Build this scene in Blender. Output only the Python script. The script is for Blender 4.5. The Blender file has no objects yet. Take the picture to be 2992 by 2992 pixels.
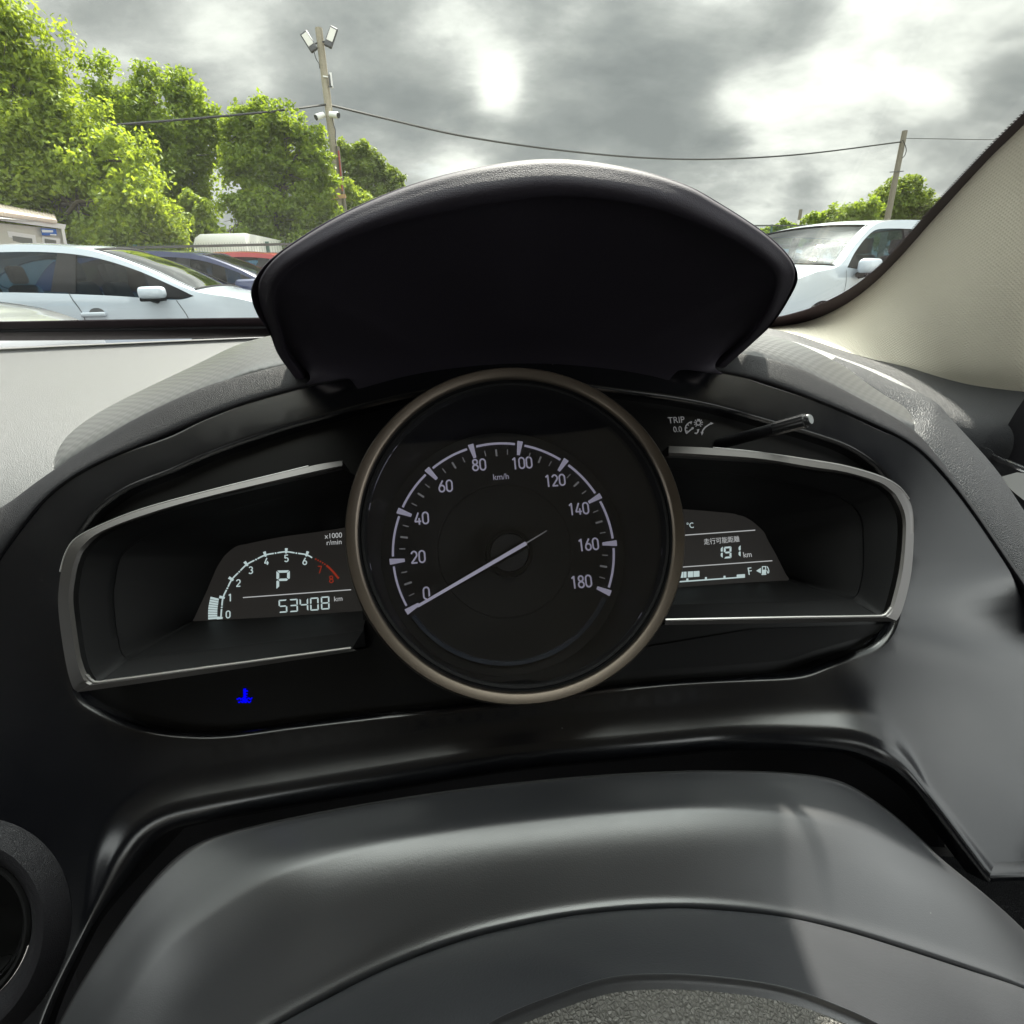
import bpy, bmesh, math, random
from mathutils import Vector, Matrix, noise
from mathutils.geometry import delaunay_2d_cdt

random.seed(7)
R = math.radians
S = bpy.context.scene
COL = S.collection

# ------------------------------------------------------------------ camera
F = 1703.0                      # focal length in photo pixels (2992 wide)
CAM = Vector((0.0, 0.0, 0.97))
YAW, PITCH, ROLL = 6.8, 21.4, 1.8
ROT = (Matrix.Rotation(R(-YAW), 3, 'Z') @ Matrix.Rotation(R(90 - PITCH), 3, 'X')
       @ Matrix.Rotation(R(-ROLL), 3, 'Z'))
cd = bpy.data.cameras.new('camera')
cd.sensor_width = 36.0
cd.lens = 36.0 * F / 2992.0
cd.clip_start, cd.clip_end = 0.004, 4000.0
cam = bpy.data.objects.new('camera', cd)
COL.objects.link(cam)
cam.matrix_world = Matrix.Translation(CAM) @ ROT.to_4x4()
S.camera = cam

# ------------------------------------------------------------------ sky, sun, exposure
SUN_EL, SUN_AZ = 52.5, 19.0     # azimuth from +Y towards +X
S.view_settings.view_transform = 'Standard'
S.view_settings.look = 'None'
S.view_settings.exposure = 1.5
S.view_settings.gamma = 1.0
S.view_settings.use_curve_mapping = False
S.cycles.use_denoising = True
S.cycles.max_bounces = 10
S.cycles.transparent_max_bounces = 24
S.cycles.sample_clamp_indirect = 4.0
S.cycles.caustics_reflective = False
S.cycles.caustics_refractive = False


def direction(el, az):
    return Vector((math.cos(R(el)) * math.sin(R(az)), math.cos(R(el)) * math.cos(R(az)), math.sin(R(el))))


def ray(px, py):
    return ROT @ Vector(((px - 1496) / F, -(py - 1496) / F, -1.0))


class NT:
    """small helper for node trees"""
    def __init__(s, tree):
        s.t = tree
        s.t.nodes.clear()

    def n(s, typ, ins=None, **kw):
        nd = s.t.nodes.new(typ)
        for k, v in kw.items():
            setattr(nd, k, v)
        for k, v in (ins or {}).items():
            sock = nd.inputs[k]
            if isinstance(v, bpy.types.NodeSocket):
                s.t.links.new(v, sock)
            else:
                sock.default_value = v
        return nd

    def math(s, op, a, b=0.0, c=0.0, clamp=False):
        return s.n('ShaderNodeMath', {0: a, 1: b, 2: c}, operation=op, use_clamp=clamp).outputs[0]

    def vmath(s, op, a, b=(0, 0, 0)):
        nd = s.n('ShaderNodeVectorMath', {0: a, 1: b}, operation=op)
        return nd.outputs['Value'] if op in ('DOT_PRODUCT', 'LENGTH') else nd.outputs['Vector']

    def ramp(s, fac, stops, interp='LINEAR'):
        nd = s.n('ShaderNodeValToRGB', {'Fac': fac})
        cr = nd.color_ramp
        cr.interpolation = interp
        while len(cr.elements) > 1:
            cr.elements.remove(cr.elements[-1])
        for i, (p, c) in enumerate(stops):
            e = cr.elements[0] if i == 0 else cr.elements.new(p)
            e.position = p
            e.color = (c if len(c) == 4 else (*c, 1.0))
        return nd.outputs['Color']

    def mix(s, fac, a, b, blend='MIX'):
        nd = s.n('ShaderNodeMix', data_type='RGBA', blend_type=blend)
        for k, v in ((0, fac), (6, a), (7, b)):
            if isinstance(v, bpy.types.NodeSocket):
                s.t.links.new(v, nd.inputs[k])
            else:
                nd.inputs[k].default_value = v if k == 0 or len(v) == 4 else (*v, 1.0)
        return nd.outputs[2]


def build_world():
    w = bpy.data.worlds.new('World')
    S.world = w
    w.use_nodes = True
    g = NT(w.node_tree)
    sky = g.n('ShaderNodeTexSky', sky_type='NISHITA', sun_disc=False, sun_elevation=R(SUN_EL), sun_rotation=R(SUN_AZ))
    d = g.n('ShaderNodeTexCoord').outputs['Generated']
    sep = g.n('ShaderNodeSeparateXYZ', {0: d})
    zc = g.math('MAXIMUM', sep.outputs[2], 0.0)
    den = g.math('ADD', zc, 0.34)
    px = g.math('DIVIDE', sep.outputs[0], den)
    py = g.math('DIVIDE', sep.outputs[1], den)
    p = g.n('ShaderNodeCombineXYZ', {0: px, 1: g.math('MULTIPLY', py, 1.25), 2: 0.37}).outputs[0]
    big = g.n('ShaderNodeTexNoise', {'Vector': p, 'Scale': 2.6, 'Detail': 12.0, 'Roughness': 0.55, 'Distortion': 0.2}).outputs['Fac']
    p2 = g.vmath('ADD', p, (3.1, 7.7, 1.3))
    low = g.n('ShaderNodeTexNoise', {'Vector': p2, 'Scale': 0.8, 'Detail': 3.0, 'Roughness': 0.5}).outputs['Fac']
    f = g.math('ADD', g.math('MULTIPLY', big, 0.72), g.math('MULTIPLY', low, 0.28))

    def lobe(px_, py_, k, amp):
        v = ray(px_, py_).normalized()
        dt = g.vmath('DOT_PRODUCT', g.vmath('NORMALIZE', d), tuple(v))
        # exp(-k (1-dot))
        e = g.math('POWER', 2.718, g.math('MULTIPLY', g.math('SUBTRACT', dt, 1.0), k))
        return g.math('MULTIPLY', e, amp)
    tot = f
    # thin places and thick places of the cloud deck
    for a in ((2450, -150, 20, 0.095), (2480, 110, 300, 0.10), (2760, 40, 200, 0.12), (1460, 262, 1500, 0.30), (1330, 50, 300, 0.13),
              (640, 10, 260, 0.15), (1700, 40, 900, 0.10), (1360, 475, 1200, 0.18), (2330, 590, 300, 0.15), (2650, 470, 220, 0.14), (2130, 270, 1800, 0.18), (2240, 345, 1500, 0.18), (2790, 220, 900, 0.12),
              (250, 60, 60, 0.02), (1680, 350, 160, -0.11), (1250, 200, 200, -0.07), (1010, 240, 200, -0.05), (1900, 180, 260, -0.08),
              (2030, 420, 300, -0.10), (2900, 290, 260, -0.13), (1750, 140, 300, -0.06), (2360, 570, 2200, -0.26), (2330, 30, 500, -0.09), (2560, 210, 700, -0.06), (2150, 500, 700, -0.08)):
        tot = g.math('ADD', tot, lobe(*a))
    mott = g.n('ShaderNodeTexNoise', {'Vector': p2, 'Scale': 5.0, 'Detail': 9.0, 'Roughness': 0.6, 'Distortion': 0.15}).outputs['Fac']
    tot = g.math('ADD', tot, g.math('MULTIPLY', g.math('SUBTRACT', mott, 0.5), 0.22))
    cloud = g.ramp(tot, [(0.30, (1.85, 1.96, 1.86)), (0.42, (2.45, 2.55, 2.38)), (0.50, (3.2, 3.28, 3.0)), (0.57, (4.3, 4.35, 3.95)),
                         (0.65, (6.4, 6.4, 5.7)), (0.80, (9.6, 9.4, 8.3))])
    cov = g.math('SUBTRACT', 1.0, g.math('MULTIPLY', g.math('SUBTRACT', f, 0.60, clamp=True), 3.0, clamp=True))
    hz = g.math('POWER', g.math('SUBTRACT', 1.0, zc, clamp=True), 16.0)
    cloud = g.mix(g.math('MULTIPLY', hz, 0.5), cloud, (6.0, 6.1, 5.5))
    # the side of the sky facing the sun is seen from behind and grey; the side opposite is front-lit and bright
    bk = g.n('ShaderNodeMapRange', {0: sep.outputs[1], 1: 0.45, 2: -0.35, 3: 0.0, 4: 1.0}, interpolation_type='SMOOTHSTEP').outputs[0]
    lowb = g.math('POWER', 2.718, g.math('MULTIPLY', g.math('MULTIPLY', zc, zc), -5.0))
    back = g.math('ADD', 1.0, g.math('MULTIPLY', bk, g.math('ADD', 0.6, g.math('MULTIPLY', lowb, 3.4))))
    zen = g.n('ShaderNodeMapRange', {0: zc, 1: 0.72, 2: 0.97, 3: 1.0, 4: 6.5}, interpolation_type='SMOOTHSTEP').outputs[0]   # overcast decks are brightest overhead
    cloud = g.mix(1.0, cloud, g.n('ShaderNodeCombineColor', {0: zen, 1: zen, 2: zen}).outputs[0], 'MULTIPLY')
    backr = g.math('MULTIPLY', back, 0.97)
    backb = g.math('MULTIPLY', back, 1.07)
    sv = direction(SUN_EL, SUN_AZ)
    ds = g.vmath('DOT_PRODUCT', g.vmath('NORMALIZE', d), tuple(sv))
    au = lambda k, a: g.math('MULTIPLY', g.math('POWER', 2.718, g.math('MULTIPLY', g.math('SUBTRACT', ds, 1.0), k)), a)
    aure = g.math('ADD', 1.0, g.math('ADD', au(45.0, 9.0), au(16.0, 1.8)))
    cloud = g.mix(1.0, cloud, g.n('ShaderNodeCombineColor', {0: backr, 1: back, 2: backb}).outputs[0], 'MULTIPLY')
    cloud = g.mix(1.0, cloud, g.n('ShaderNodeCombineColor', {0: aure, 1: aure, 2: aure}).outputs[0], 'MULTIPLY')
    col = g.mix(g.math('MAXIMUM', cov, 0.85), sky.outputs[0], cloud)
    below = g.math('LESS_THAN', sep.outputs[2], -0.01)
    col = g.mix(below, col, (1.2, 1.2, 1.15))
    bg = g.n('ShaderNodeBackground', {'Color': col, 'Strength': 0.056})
    out = g.n('ShaderNodeOutputWorld', {'Surface': bg.outputs[0]})


build_world()
sd = bpy.data.lights.new('sun', 'SUN')
sd.energy = 5.0
sd.angle = R(1.4)
sd.color = (1.0, 0.95, 0.86)
sun = bpy.data.objects.new('sun', sd)
COL.objects.link(sun)
sun.rotation_mode = 'QUATERNION'
sun.rotation_quaternion = direction(SUN_EL, SUN_AZ).to_track_quat('Z', 'Y')
sun.location = (0, 0, 30)

# ------------------------------------------------------------------ object helpers


def tag(o, label=None, cat=None, group=None, kind=None):
    for k, v in (('label', label), ('category', cat), ('group', group), ('kind', kind)):
        if v:
            o[k] = v
    return o


def thing(name, label, cat, loc=(0, 0, 0), group=None):
    o = bpy.data.objects.new(name, None)
    o.empty_display_size = 0.05
    COL.objects.link(o)
    o.location = loc
    return tag(o, label, cat, group)


def world_loc(o):
    v = Vector()
    while o is not None:
        v += o.location
        o = o.parent
    return v


def mk(name, verts, faces, mat, parent=None, smooth=True, local=False, recalc=True, fm=None):
    """one mesh object; verts are world points unless local"""
    off = Vector() if (local or parent is None) else world_loc(parent)
    me = bpy.data.meshes.new(name)
    me.from_pydata([tuple(Vector(v) - off) for v in verts], [], [tuple(f) for f in faces])
    for m in (mat if isinstance(mat, (list, tuple)) else [mat]):
        me.materials.append(m)
    if fm:
        me.polygons.foreach_set('material_index', fm)
    if recalc:
        bm = bmesh.new()
        bm.from_mesh(me)
        bmesh.ops.recalc_face_normals(bm, faces=bm.faces)
        bm.to_mesh(me)
        bm.free()
    if smooth:
        me.polygons.foreach_set('use_smooth', [True] * len(me.polygons))
        try:
            me.set_sharp_from_angle(angle=R(40))
        except Exception:
            pass
    me.update()
    o = bpy.data.objects.new(name, me)
    COL.objects.link(o)
    o.parent = parent
    return o


def rebase(root, base):
    base = Vector(base)
    d = base - root.location
    root.location = base
    for c in root.children:
        c.location = c.location - d


class MB:
    """collects shapes into one mesh"""
    def __init__(s):
        s.v, s.f, s.m = [], [], []

    def add(s, verts, faces, mi=0):
        k = len(s.v)
        s.v += [Vector(v) for v in verts]
        s.f += [tuple(i + k for i in f) for f in faces]
        s.m += [mi] * len(faces)
        return s

    def box(s, c, size, M=None, mi=0):
        c = Vector(c)
        x, y, z = (q / 2 for q in size)
        vs = [Vector((a, b, d)) for a in (-x, x) for b in (-y, y) for d in (-z, z)]
        if M is not None:
            vs = [M @ v for v in vs]
        return s.add([v + c for v in vs], [(0, 1, 3, 2), (4, 6, 7, 5), (0, 4, 5, 1), (2, 3, 7, 6), (0, 2, 6, 4), (1, 5, 7, 3)], mi)

    def rbox(s, c, size, r, M=None, mi=0, seg=3):
        bm = bmesh.new()
        bmesh.ops.create_cube(bm, size=1.0)
        for v in bm.verts:
            v.co = Vector((v.co.x * size[0], v.co.y * size[1], v.co.z * size[2]))
        bmesh.ops.bevel(bm, geom=list(bm.edges), offset=r, segments=seg, affect='EDGES', profile=0.5)
        bm.verts.index_update()
        vs = [(M @ v.co if M is not None else v.co.copy()) + Vector(c) for v in bm.verts]
        fs = [tuple(v.index for v in f.verts) for f in bm.faces]
        bm.free()
        return s.add(vs, fs, mi)

    def tube(s, pts, rad, seg=8, caps=True, mi=0):
        pts = [Vector(p) for p in pts]
        n = len(pts)
        rad = rad if isinstance(rad, (list, tuple)) else [rad] * n
        rings, up = [], None
        for i in range(n):
            t = (pts[min(i + 1, n - 1)] - pts[max(i - 1, 0)]).normalized()
            if up is None:
                up = Vector((0, 0, 1)) if abs(t.z) < 0.9 else Vector((1, 0, 0))
            a = t.cross(up).normalized()
            b = a.cross(t).normalized()
            up = b
            rings.append([pts[i] + (a * math.cos(2 * math.pi * k / seg) + b * math.sin(2 * math.pi * k / seg)) * rad[i] for k in range(seg)])
        vs = [v for r_ in rings for v in r_]
        fs = [(i * seg + k, i * seg + (k + 1) % seg, (i + 1) * seg + (k + 1) % seg, (i + 1) * seg + k) for i in range(n - 1) for k in range(seg)]
        if caps:
            fs.append(tuple(range(seg)))
            fs.append(tuple((n - 1) * seg + k for k in range(seg)))
        return s.add(vs, fs, mi)

    def lathe(s, prof, o, ax, ay, az, seg=96, a0=0.0, a1=2 * math.pi, mi=0, skew=None):
        """prof: (radius, height along az)"""
        full = abs(a1 - a0 - 2 * math.pi) < 1e-6
        m = seg if full else seg + 1
        vs = []
        for i_, (r_, h) in enumerate(prof):
            sk = skew[0] * skew[1][i_] if skew else Vector()
            for k in range(m):
                a = a0 + (a1 - a0) * k / seg
                vs.append(Vector(o) + sk + ax * (r_ * math.cos(a)) + ay * (r_ * math.sin(a)) + az * h)
        fs = []
        for i in range(len(prof) - 1):
            for k in range(seg):
                k2 = (k + 1) % m if full else k + 1
                fs.append((i * m + k, i * m + k2, (i + 1) * m + k2, (i + 1) * m + k))
        return s.add(vs, fs, mi)

    def build(s, name, mat, parent=None, **kw):
        return mk(name, s.v, s.f, mat, parent, fm=s.m if any(s.m) else None, **kw)


# ------------------------------------------------------------------ unprojection onto real planes and splines
def PY(px, py, Y):
    r = ray(px, py)
    return CAM + r * (Y / r.y)


AT = R(32.0)                                    # the cluster leans back by this much
NV = Vector((0, math.cos(AT), -math.sin(AT)))   # into the dash
UV_ = Vector((0, math.sin(AT), math.cos(AT)))   # up the cluster face
XV = Vector((1, 0, 0))
T0 = CAM + ray(1505, 1563) * 0.22               # centre of the speedometer ring
DIAL = 0.045                                    # depth of the dial behind the ring


T0B = T0.copy()                                  # the dial sits a little off the ring centre
_r = ray(1519, 1539)
T0 = CAM + _r * ((T0 - CAM).dot(NV) / _r.dot(NV))


def PT(px, py, t):
    r = ray(px, py)
    return CAM + r * (((T0 - CAM).dot(NV) + t) / r.dot(NV))


def uv(px, py, t):
    p = PT(px, py, t) - T0
    return Vector((p.x, p.dot(UV_)))


def C3(u, v, t):
    return T0 + XV * u + UV_ * v + NV * t


WY, WZ, WS = 0.72, -0.035, 0.482                # windscreen plane: Z - camera = WZ + (WY - Y) * WS
WN = Vector((0, WS, 1)).normalized()


def PW(px, py, off=0.0):
    r = ray(px, py)
    s = (WZ + WY * WS + off) / (r.z + WS * r.y)
    return CAM + r * s


def spline(P, n, idx=False):
    """Catmull-Rom through P, n samples; uniform in chord length or in point index"""
    P = [Vector(p) for p in P]
    if len(P) == 2:
        return [P[0].lerp(P[1], k / (n - 1)) for k in range(n)]
    cum = [0.0]
    for a, b in zip(P, P[1:]):
        cum.append(cum[-1] + (1.0 if idx else max((b - a).length, 1e-9)))
    out, j = [], 0
    for k in range(n):
        s = cum[-1] * k / (n - 1)
        while j < len(P) - 2 and s > cum[j + 1]:
            j += 1
        h = cum[j + 1] - cum[j]
        t = min(max((s - cum[j]) / h, 0), 1)

        def tan(i):
            if i == 0:
                return (P[1] - P[0]) / (cum[1] - cum[0])
            if i == len(P) - 1:
                return (P[-1] - P[-2]) / (cum[-1] - cum[-2])
            return (P[i + 1] - P[i - 1]) / (cum[i + 1] - cum[i - 1])
        m0, m1 = tan(j) * h, tan(j + 1) * h
        t2, t3 = t * t, t * t * t
        out.append(P[j] * (2 * t3 - 3 * t2 + 1) + m0 * (t3 - 2 * t2 + t) + P[j + 1] * (-2 * t3 + 3 * t2) + m1 * (t3 - t2))
    return out


def loft(curves, nu, nv, idx=False, lin=False, sm=0):
    """surface through curves -> verts, faces"""
    rows = [spline(c, nu, idx) for c in curves]
    for _ in range(sm):             # fair the traced rows along their length
        rows = [[r_[0]] + [r_[k].lerp((r_[k - 1] + r_[k + 1]) / 2, .5) for k in range(1, nu - 1)] + [r_[-1]] for r_ in rows]
    cols = []
    for k in range(nu):
        col = [r_[k] for r_ in rows]
        if lin:
            o = [col[0]]
            for a, b in zip(col, col[1:]):
                o += [a.lerp(b, q / nv) for q in range(1, nv + 1)]
            cols.append(o)
        else:
            cols.append(spline(col, nv * (len(col) - 1) + 1, True))
    m = len(cols[0])
    vs = [cols[k][q] for q in range(m) for k in range(nu)]
    fs = [(q * nu + k, q * nu + k + 1, (q + 1) * nu + k + 1, (q + 1) * nu + k) for q in range(m - 1) for k in range(nu - 1)]
    return vs, fs


def inside(p, poly):
    c, n = False, len(poly)
    for i in range(n):
        a, b = poly[i], poly[i - 1]
        if (a[1] > p[1]) != (b[1] > p[1]) and p[0] < (b[0] - a[0]) * (p[1] - a[1]) / (b[1] - a[1]) + a[0]:
            c = not c
    return c


def area2(p):
    return sum(p[i - 1][0] * p[i][1] - p[i][0] * p[i - 1][1] for i in range(len(p))) / 2


def offset(poly, d):
    """grow a closed polygon outwards by d"""
    sgn = 1 if area2(poly) > 0 else -1
    out, n = [], len(poly)
    for i in range(n):
        t = Vector(poly[(i + 1) % n]) - Vector(poly[i - 1])
        t.normalize()
        out.append(Vector(poly[i]) + Vector((t.y, -t.x)) * (sgn * d))
    return out


def resample(P, step):
    """closed or open 2-D polyline resampled through a spline"""
    L = sum((Vector(b) - Vector(a)).length for a, b in zip(P, P[1:]))
    return spline([Vector((p[0], p[1])) for p in P], max(int(L / step), 4))


def fill(outer, holes=(), grid=0.0):
    """triangulated region between outer and holes -> 2-D verts, faces"""
    pts, edges = [], []
    for loop in [outer] + list(holes):
        k, n = len(pts), len(loop)
        pts += [Vector((p[0], p[1])) for p in loop]
        edges += [(k + i, k + (i + 1) % n) for i in range(n)]
    if grid:
        xs = [p[0] for p in outer]
        ys = [p[1] for p in outer]
        y = min(ys) + grid
        row = 0
        while y < max(ys):
            x = min(xs) + grid * (0.5 if row % 2 else 1.0)
            while x < max(xs):
                q = (x, y)
                if inside(q, outer) and not any(inside(q, h) for h in holes):
                    pts.append(Vector(q))
                x += grid
            y += grid * 0.87
            row += 1
    r_ = delaunay_2d_cdt(pts, edges, [], 0, 1e-7)
    V, Fc = r_[0], r_[2]
    out = []
    for f in Fc:
        c = (sum(V[i][0] for i in f) / len(f), sum(V[i][1] for i in f) / len(f))
        if inside(c, outer) and not any(inside(c, h) for h in holes):
            out.append(tuple(f))
    return V, out


def slab(poly, fn, thick, holes=(), grid=0.0):
    """plate with thickness: fn(x, y, d) -> world point at depth d"""
    V, Fc = fill(poly, holes, grid)
    n = len(V)
    vs = [fn(v[0], v[1], 0.0) for v in V] + [fn(v[0], v[1], thick) for v in V]
    fs = list(Fc) + [tuple(i + n for i in reversed(f)) for f in Fc]
    cnt = {}
    for f in Fc:
        for a, b in zip(f, f[1:] + f[:1]):
            cnt[(a, b)] = 1
    for a, b in list(cnt):
        if (b, a) not in cnt:
            fs.append((b, a, a + n, b + n))
    return vs, fs


# ------------------------------------------------------------------ materials
def pbr(name, col, rough=0.5, metal=0.0, spec=0.5, bump=None, vary=0.0, coat=0.0, emit=None, estr=0.0, specks=0, **extra):
    """bump: list of (kind, scale, distance) on object coordinates"""
    m = bpy.data.materials.new(name)
    m.use_nodes = True
    g = NT(m.node_tree)
    tc = g.n('ShaderNodeTexCoord').outputs['Object']
    bs = g.n('ShaderNodeBsdfPrincipled', {'Base Color': (*col, 1), 'Roughness': rough, 'Metallic': metal,
                                           'Specular IOR Level': spec, 'Coat Weight': coat, 'Coat Roughness': 0.06})
    for k, v in extra.items():
        bs.inputs[k.replace('_', ' ')].default_value = v
    if vary:
        nz = g.n('ShaderNodeTexNoise', {'Vector': tc, 'Scale': extra.get('vscale', 30.0) if False else 30.0, 'Detail': 5.0}).outputs['Fac']
        c = g.mix(nz, tuple(q * (1 - vary) for q in col), tuple(min(1, q * (1 + vary)) for q in col))
        g.t.links.new(c, bs.inputs['Base Color'])
        rr = g.math('ADD', rough - 0.08, g.math('MULTIPLY', nz, 0.16))
        g.t.links.new(rr, bs.inputs['Roughness'])
    if specks:
        # settled dust: tiny pale flecks, thinly scattered
        sn = g.n('ShaderNodeTexVoronoi', {'Vector': tc, 'Scale': 150.0})
        keep = g.math('GREATER_THAN', g.n('ShaderNodeSeparateColor', {0: sn.outputs['Color']}).outputs[0], 1.0 - 0.10 * specks)
        fl = g.math('MULTIPLY', g.math('LESS_THAN', sn.outputs['Distance'], 0.035), keep)
        src = bs.inputs['Base Color'].links[0].from_socket if bs.inputs['Base Color'].links else (*col, 1)
        g.t.links.new(g.mix(g.math('MULTIPLY', fl, 0.7), src, (.30, .29, .27)), bs.inputs['Base Color'])
    nrm = None
    for kind, sc, dist in (bump or []):
        if kind == 'noise':
            h = g.n('ShaderNodeTexNoise', {'Vector': tc, 'Scale': sc, 'Detail': 4.0, 'Distortion': 0.4}).outputs['Fac']
        elif kind == 'grain':
            h0 = g.n('ShaderNodeTexNoise', {'Vector': tc, 'Scale': sc * 0.5, 'Detail': 3.0, 'Distortion': 1.6})
            h = g.n('ShaderNodeTexVoronoi', {'Vector': g.vmath('ADD', tc, g.vmath('SCALE', h0.outputs['Color']) if False else tc), 'Scale': sc}, feature='DISTANCE_TO_EDGE').outputs[0]
            h = g.math('POWER', g.math('MULTIPLY', h, 2.2, clamp=True), 0.6)
            h = g.math('ADD', h, g.math('MULTIPLY', h0.outputs['Fac'], 0.8))
        elif kind == 'weave':
            sx = g.n('ShaderNodeSeparateXYZ', {0: tc})
            ac = g.math('SUBTRACT', g.math('MULTIPLY', sx.outputs[0], 0.8), g.math('MULTIPLY', sx.outputs[1], 0.6))
            a = g.math('SINE', g.math('MULTIPLY', g.math('ADD', sx.outputs[2], ac), sc))
            b = g.math('SINE', g.math('MULTIPLY', g.math('SUBTRACT', sx.outputs[2], ac), sc))
            h = g.math('MULTIPLY', g.math('ADD', a, 1.0), g.math('ADD', b, 1.0))
        elif kind == 'carbon':
            sx = g.n('ShaderNodeSeparateXYZ', {0: tc})
            a = g.math('SINE', g.math('MULTIPLY', sx.outputs[0], sc))
            row = g.math('SINE', g.math('ADD', g.math('MULTIPLY', sx.outputs[1], sc), g.math('MULTIPLY', g.math('SIGN', a), 1.1)))
            h = g.math('MULTIPLY', row, 0.5)
        nd = {'Height': h, 'Distance': dist, 'Strength': 1.0}
        if nrm is not None:
            nd['Normal'] = nrm
        nrm = g.n('ShaderNodeBump', nd).outputs[0]
    if nrm is not None:
        g.t.links.new(nrm, bs.inputs['Normal'])
    if emit:
        bs.inputs['Emission Color'].default_value = (*emit, 1)
        bs.inputs['Emission Strength'].default_value = estr
    g.n('ShaderNodeOutputMaterial', {'Surface': bs.outputs[0]})
    return m


def pane(name, tint=(0.93, 0.96, 0.95), rough=0.0, ior=1.45, gloss=1.0, dust=0.0):
    m = bpy.data.materials.new(name)
    m.use_nodes = True
    g = NT(m.node_tree)
    fc = g.n('ShaderNodeLayerWeight', {'Blend': 0.5}).outputs['Facing']
    r0 = ((ior - 1) / (ior + 1)) ** 2
    fr = g.math('ADD', r0, g.math('MULTIPLY', g.math('POWER', fc, 5.0), 1 - r0))
    tr = g.n('ShaderNodeBsdfTransparent', {'Color': (*tint, 1)}).outputs[0]
    gl = g.n('ShaderNodeBsdfGlossy', {'Color': (1, 1, 1, 1), 'Roughness': rough}).outputs[0]
    mx = g.n('ShaderNodeMixShader', {0: g.math('MULTIPLY', fr, gloss), 1: tr, 2: gl}).outputs[0]
    if dust:
        df = g.n('ShaderNodeBsdfDiffuse', {'Color': (0.7, 0.7, 0.66, 1)}).outputs[0]
        tc = g.n('ShaderNodeTexCoord').outputs['Object']
        nz = g.n('ShaderNodeTexNoise', {'Vector': tc, 'Scale': 9.0, 'Detail': 4.0}).outputs['Fac']
        sp = g.n('ShaderNodeTexNoise', {'Vector': tc, 'Scale': 420.0, 'Detail': 1.0}).outputs['Fac']
        k = g.math('MULTIPLY', g.math('ADD', nz, g.math('MULTIPLY', g.math('GREATER_THAN', sp, 0.72), 3.0)), dust)
        mx = g.n('ShaderNodeMixShader', {0: k, 1: mx, 2: df}).outputs[0]
    g.n('ShaderNodeOutputMaterial', {'Surface': mx})
    return m


def glow(name, col, strength):
    m = bpy.data.materials.new(name)
    m.use_nodes = True
    g = NT(m.node_tree)
    e = g.n('ShaderNodeEmission', {'Color': (*col, 1), 'Strength': strength})
    g.n('ShaderNodeOutputMaterial', {'Surface': e.outputs[0]})
    return m


M = {}
M['soft'] = pbr('soft_black_plastic', (0.008, 0.0075, 0.010), 0.5, spec=0.3, bump=[('grain', 900, 0.00012)])
M['hood'] = pbr('hood_padding', (0.034, 0.029, 0.041), 0.66, spec=0.3, bump=[('grain', 900, 0.00006)])
M['satin'] = pbr('satin_black_plastic', (0.004, 0.0043, 0.006), 0.22, spec=0.8, bump=[('noise', 1500, 0.000015)], vary=0.15, specks=1)
M['cover'] = pbr('column_plastic', (0.0255, 0.0265, 0.030), 0.36, spec=1.0, IOR=1.7, bump=[('noise', 2600, 0.00005)], vary=0.12, specks=1)
M['hub'] = pbr('hub_plastic', (0.026, 0.027, 0.031), 0.5, bump=[('noise', 1500, 0.00009)], vary=0.2, specks=2)
M['leather'] = pbr('grained_dash_vinyl', (0.085, 0.085, 0.087), 0.42, spec=0.8, bump=[('grain', 620, 0.00013)])  # black vinyl; its sky glare is put into the greyer base colour
M['carbon'] = pbr('woven_pattern_trim', (0.08, 0.08, 0.08), 0.34, spec=0.8, bump=[('carbon', 1500, 0.00012)])
M['metal'] = pbr('satin_silver', (0.165, 0.138, 0.115), 0.36, metal=1.0, bump=[('noise', 3000, 0.00001)])
M['frame_metal'] = pbr('dark_satin_metal', (0.115, 0.11, 0.108), 0.36, metal=1.0)
M['edge'] = pbr('bright_edge', (0.55, 0.54, 0.53), 0.3, metal=1.0)
M['well'] = pbr('matt_black', (0.006, 0.006, 0.007), 0.6, spec=0.3)
M['recess'] = pbr('recess_black', (0.012, 0.012, 0.0125), 0.55, spec=0.15)
M['grained'] = pbr('coarse_grained_vinyl', (0.026, 0.027, 0.031), 0.46, spec=0.4, bump=[('grain', 480, 0.00035)])
M['panel'] = pbr('panel_black', (0.005, 0.005, 0.0055), 0.32, spec=0.3, bump=[('noise', 1500, 0.00002)])
M['dial'] = pbr('dial_face', (0.017, 0.017, 0.019), 0.55)
M['screen'] = pbr('display_film', (0.030, 0.028, 0.027), 0.28, emit=(1.0, .93, .88), estr=0.004)
M['white'] = pbr('dial_print', (0.55, 0.54, 0.66), 0.5, emit=(0.60, 0.58, 0.75), estr=0.10)
M['grey'] = pbr('grey_print', (0.33, 0.33, 0.35), 0.5, emit=(0.5, 0.5, 0.52), estr=0.05)
M['lcd'] = glow('lcd_segments', (0.62, 0.76, 0.76), 0.26)
M['lcd_w'] = glow('lcd_white', (0.72, 0.74, 0.74), 0.20)
M['lcd_r'] = glow('lcd_red', (0.55, 0.06, 0.03), 0.14)
M['blue'] = glow('blue_lamp', (0.0, 0.0, 1.0), 0.33)
M['groove'] = pbr('clear_ring', (0.07, 0.085, 0.12), 0.25, coat=0.3)
M['lens'] = pane('meter_lens', (0.97, 0.97, 0.98), ior=1.45, dust=0.002)
M['chrome'] = pbr('chrome', (0.6, 0.6, 0.62), 0.12, metal=1.0)
M['fabric'] = pbr('cream_fabric', (0.69, 0.64, 0.53), 0.8, spec=0.25, bump=[('weave', 2300, 0.00007), ('noise', 260, 0.00012)])
M['frit'] = pbr('ceramic_frit', (0.045, 0.030, 0.036), 0.5)
M['glass'] = pane('windscreen_glass', (0.955, 0.965, 0.945), ior=1.4, gloss=0.5, dust=0.006)
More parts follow.
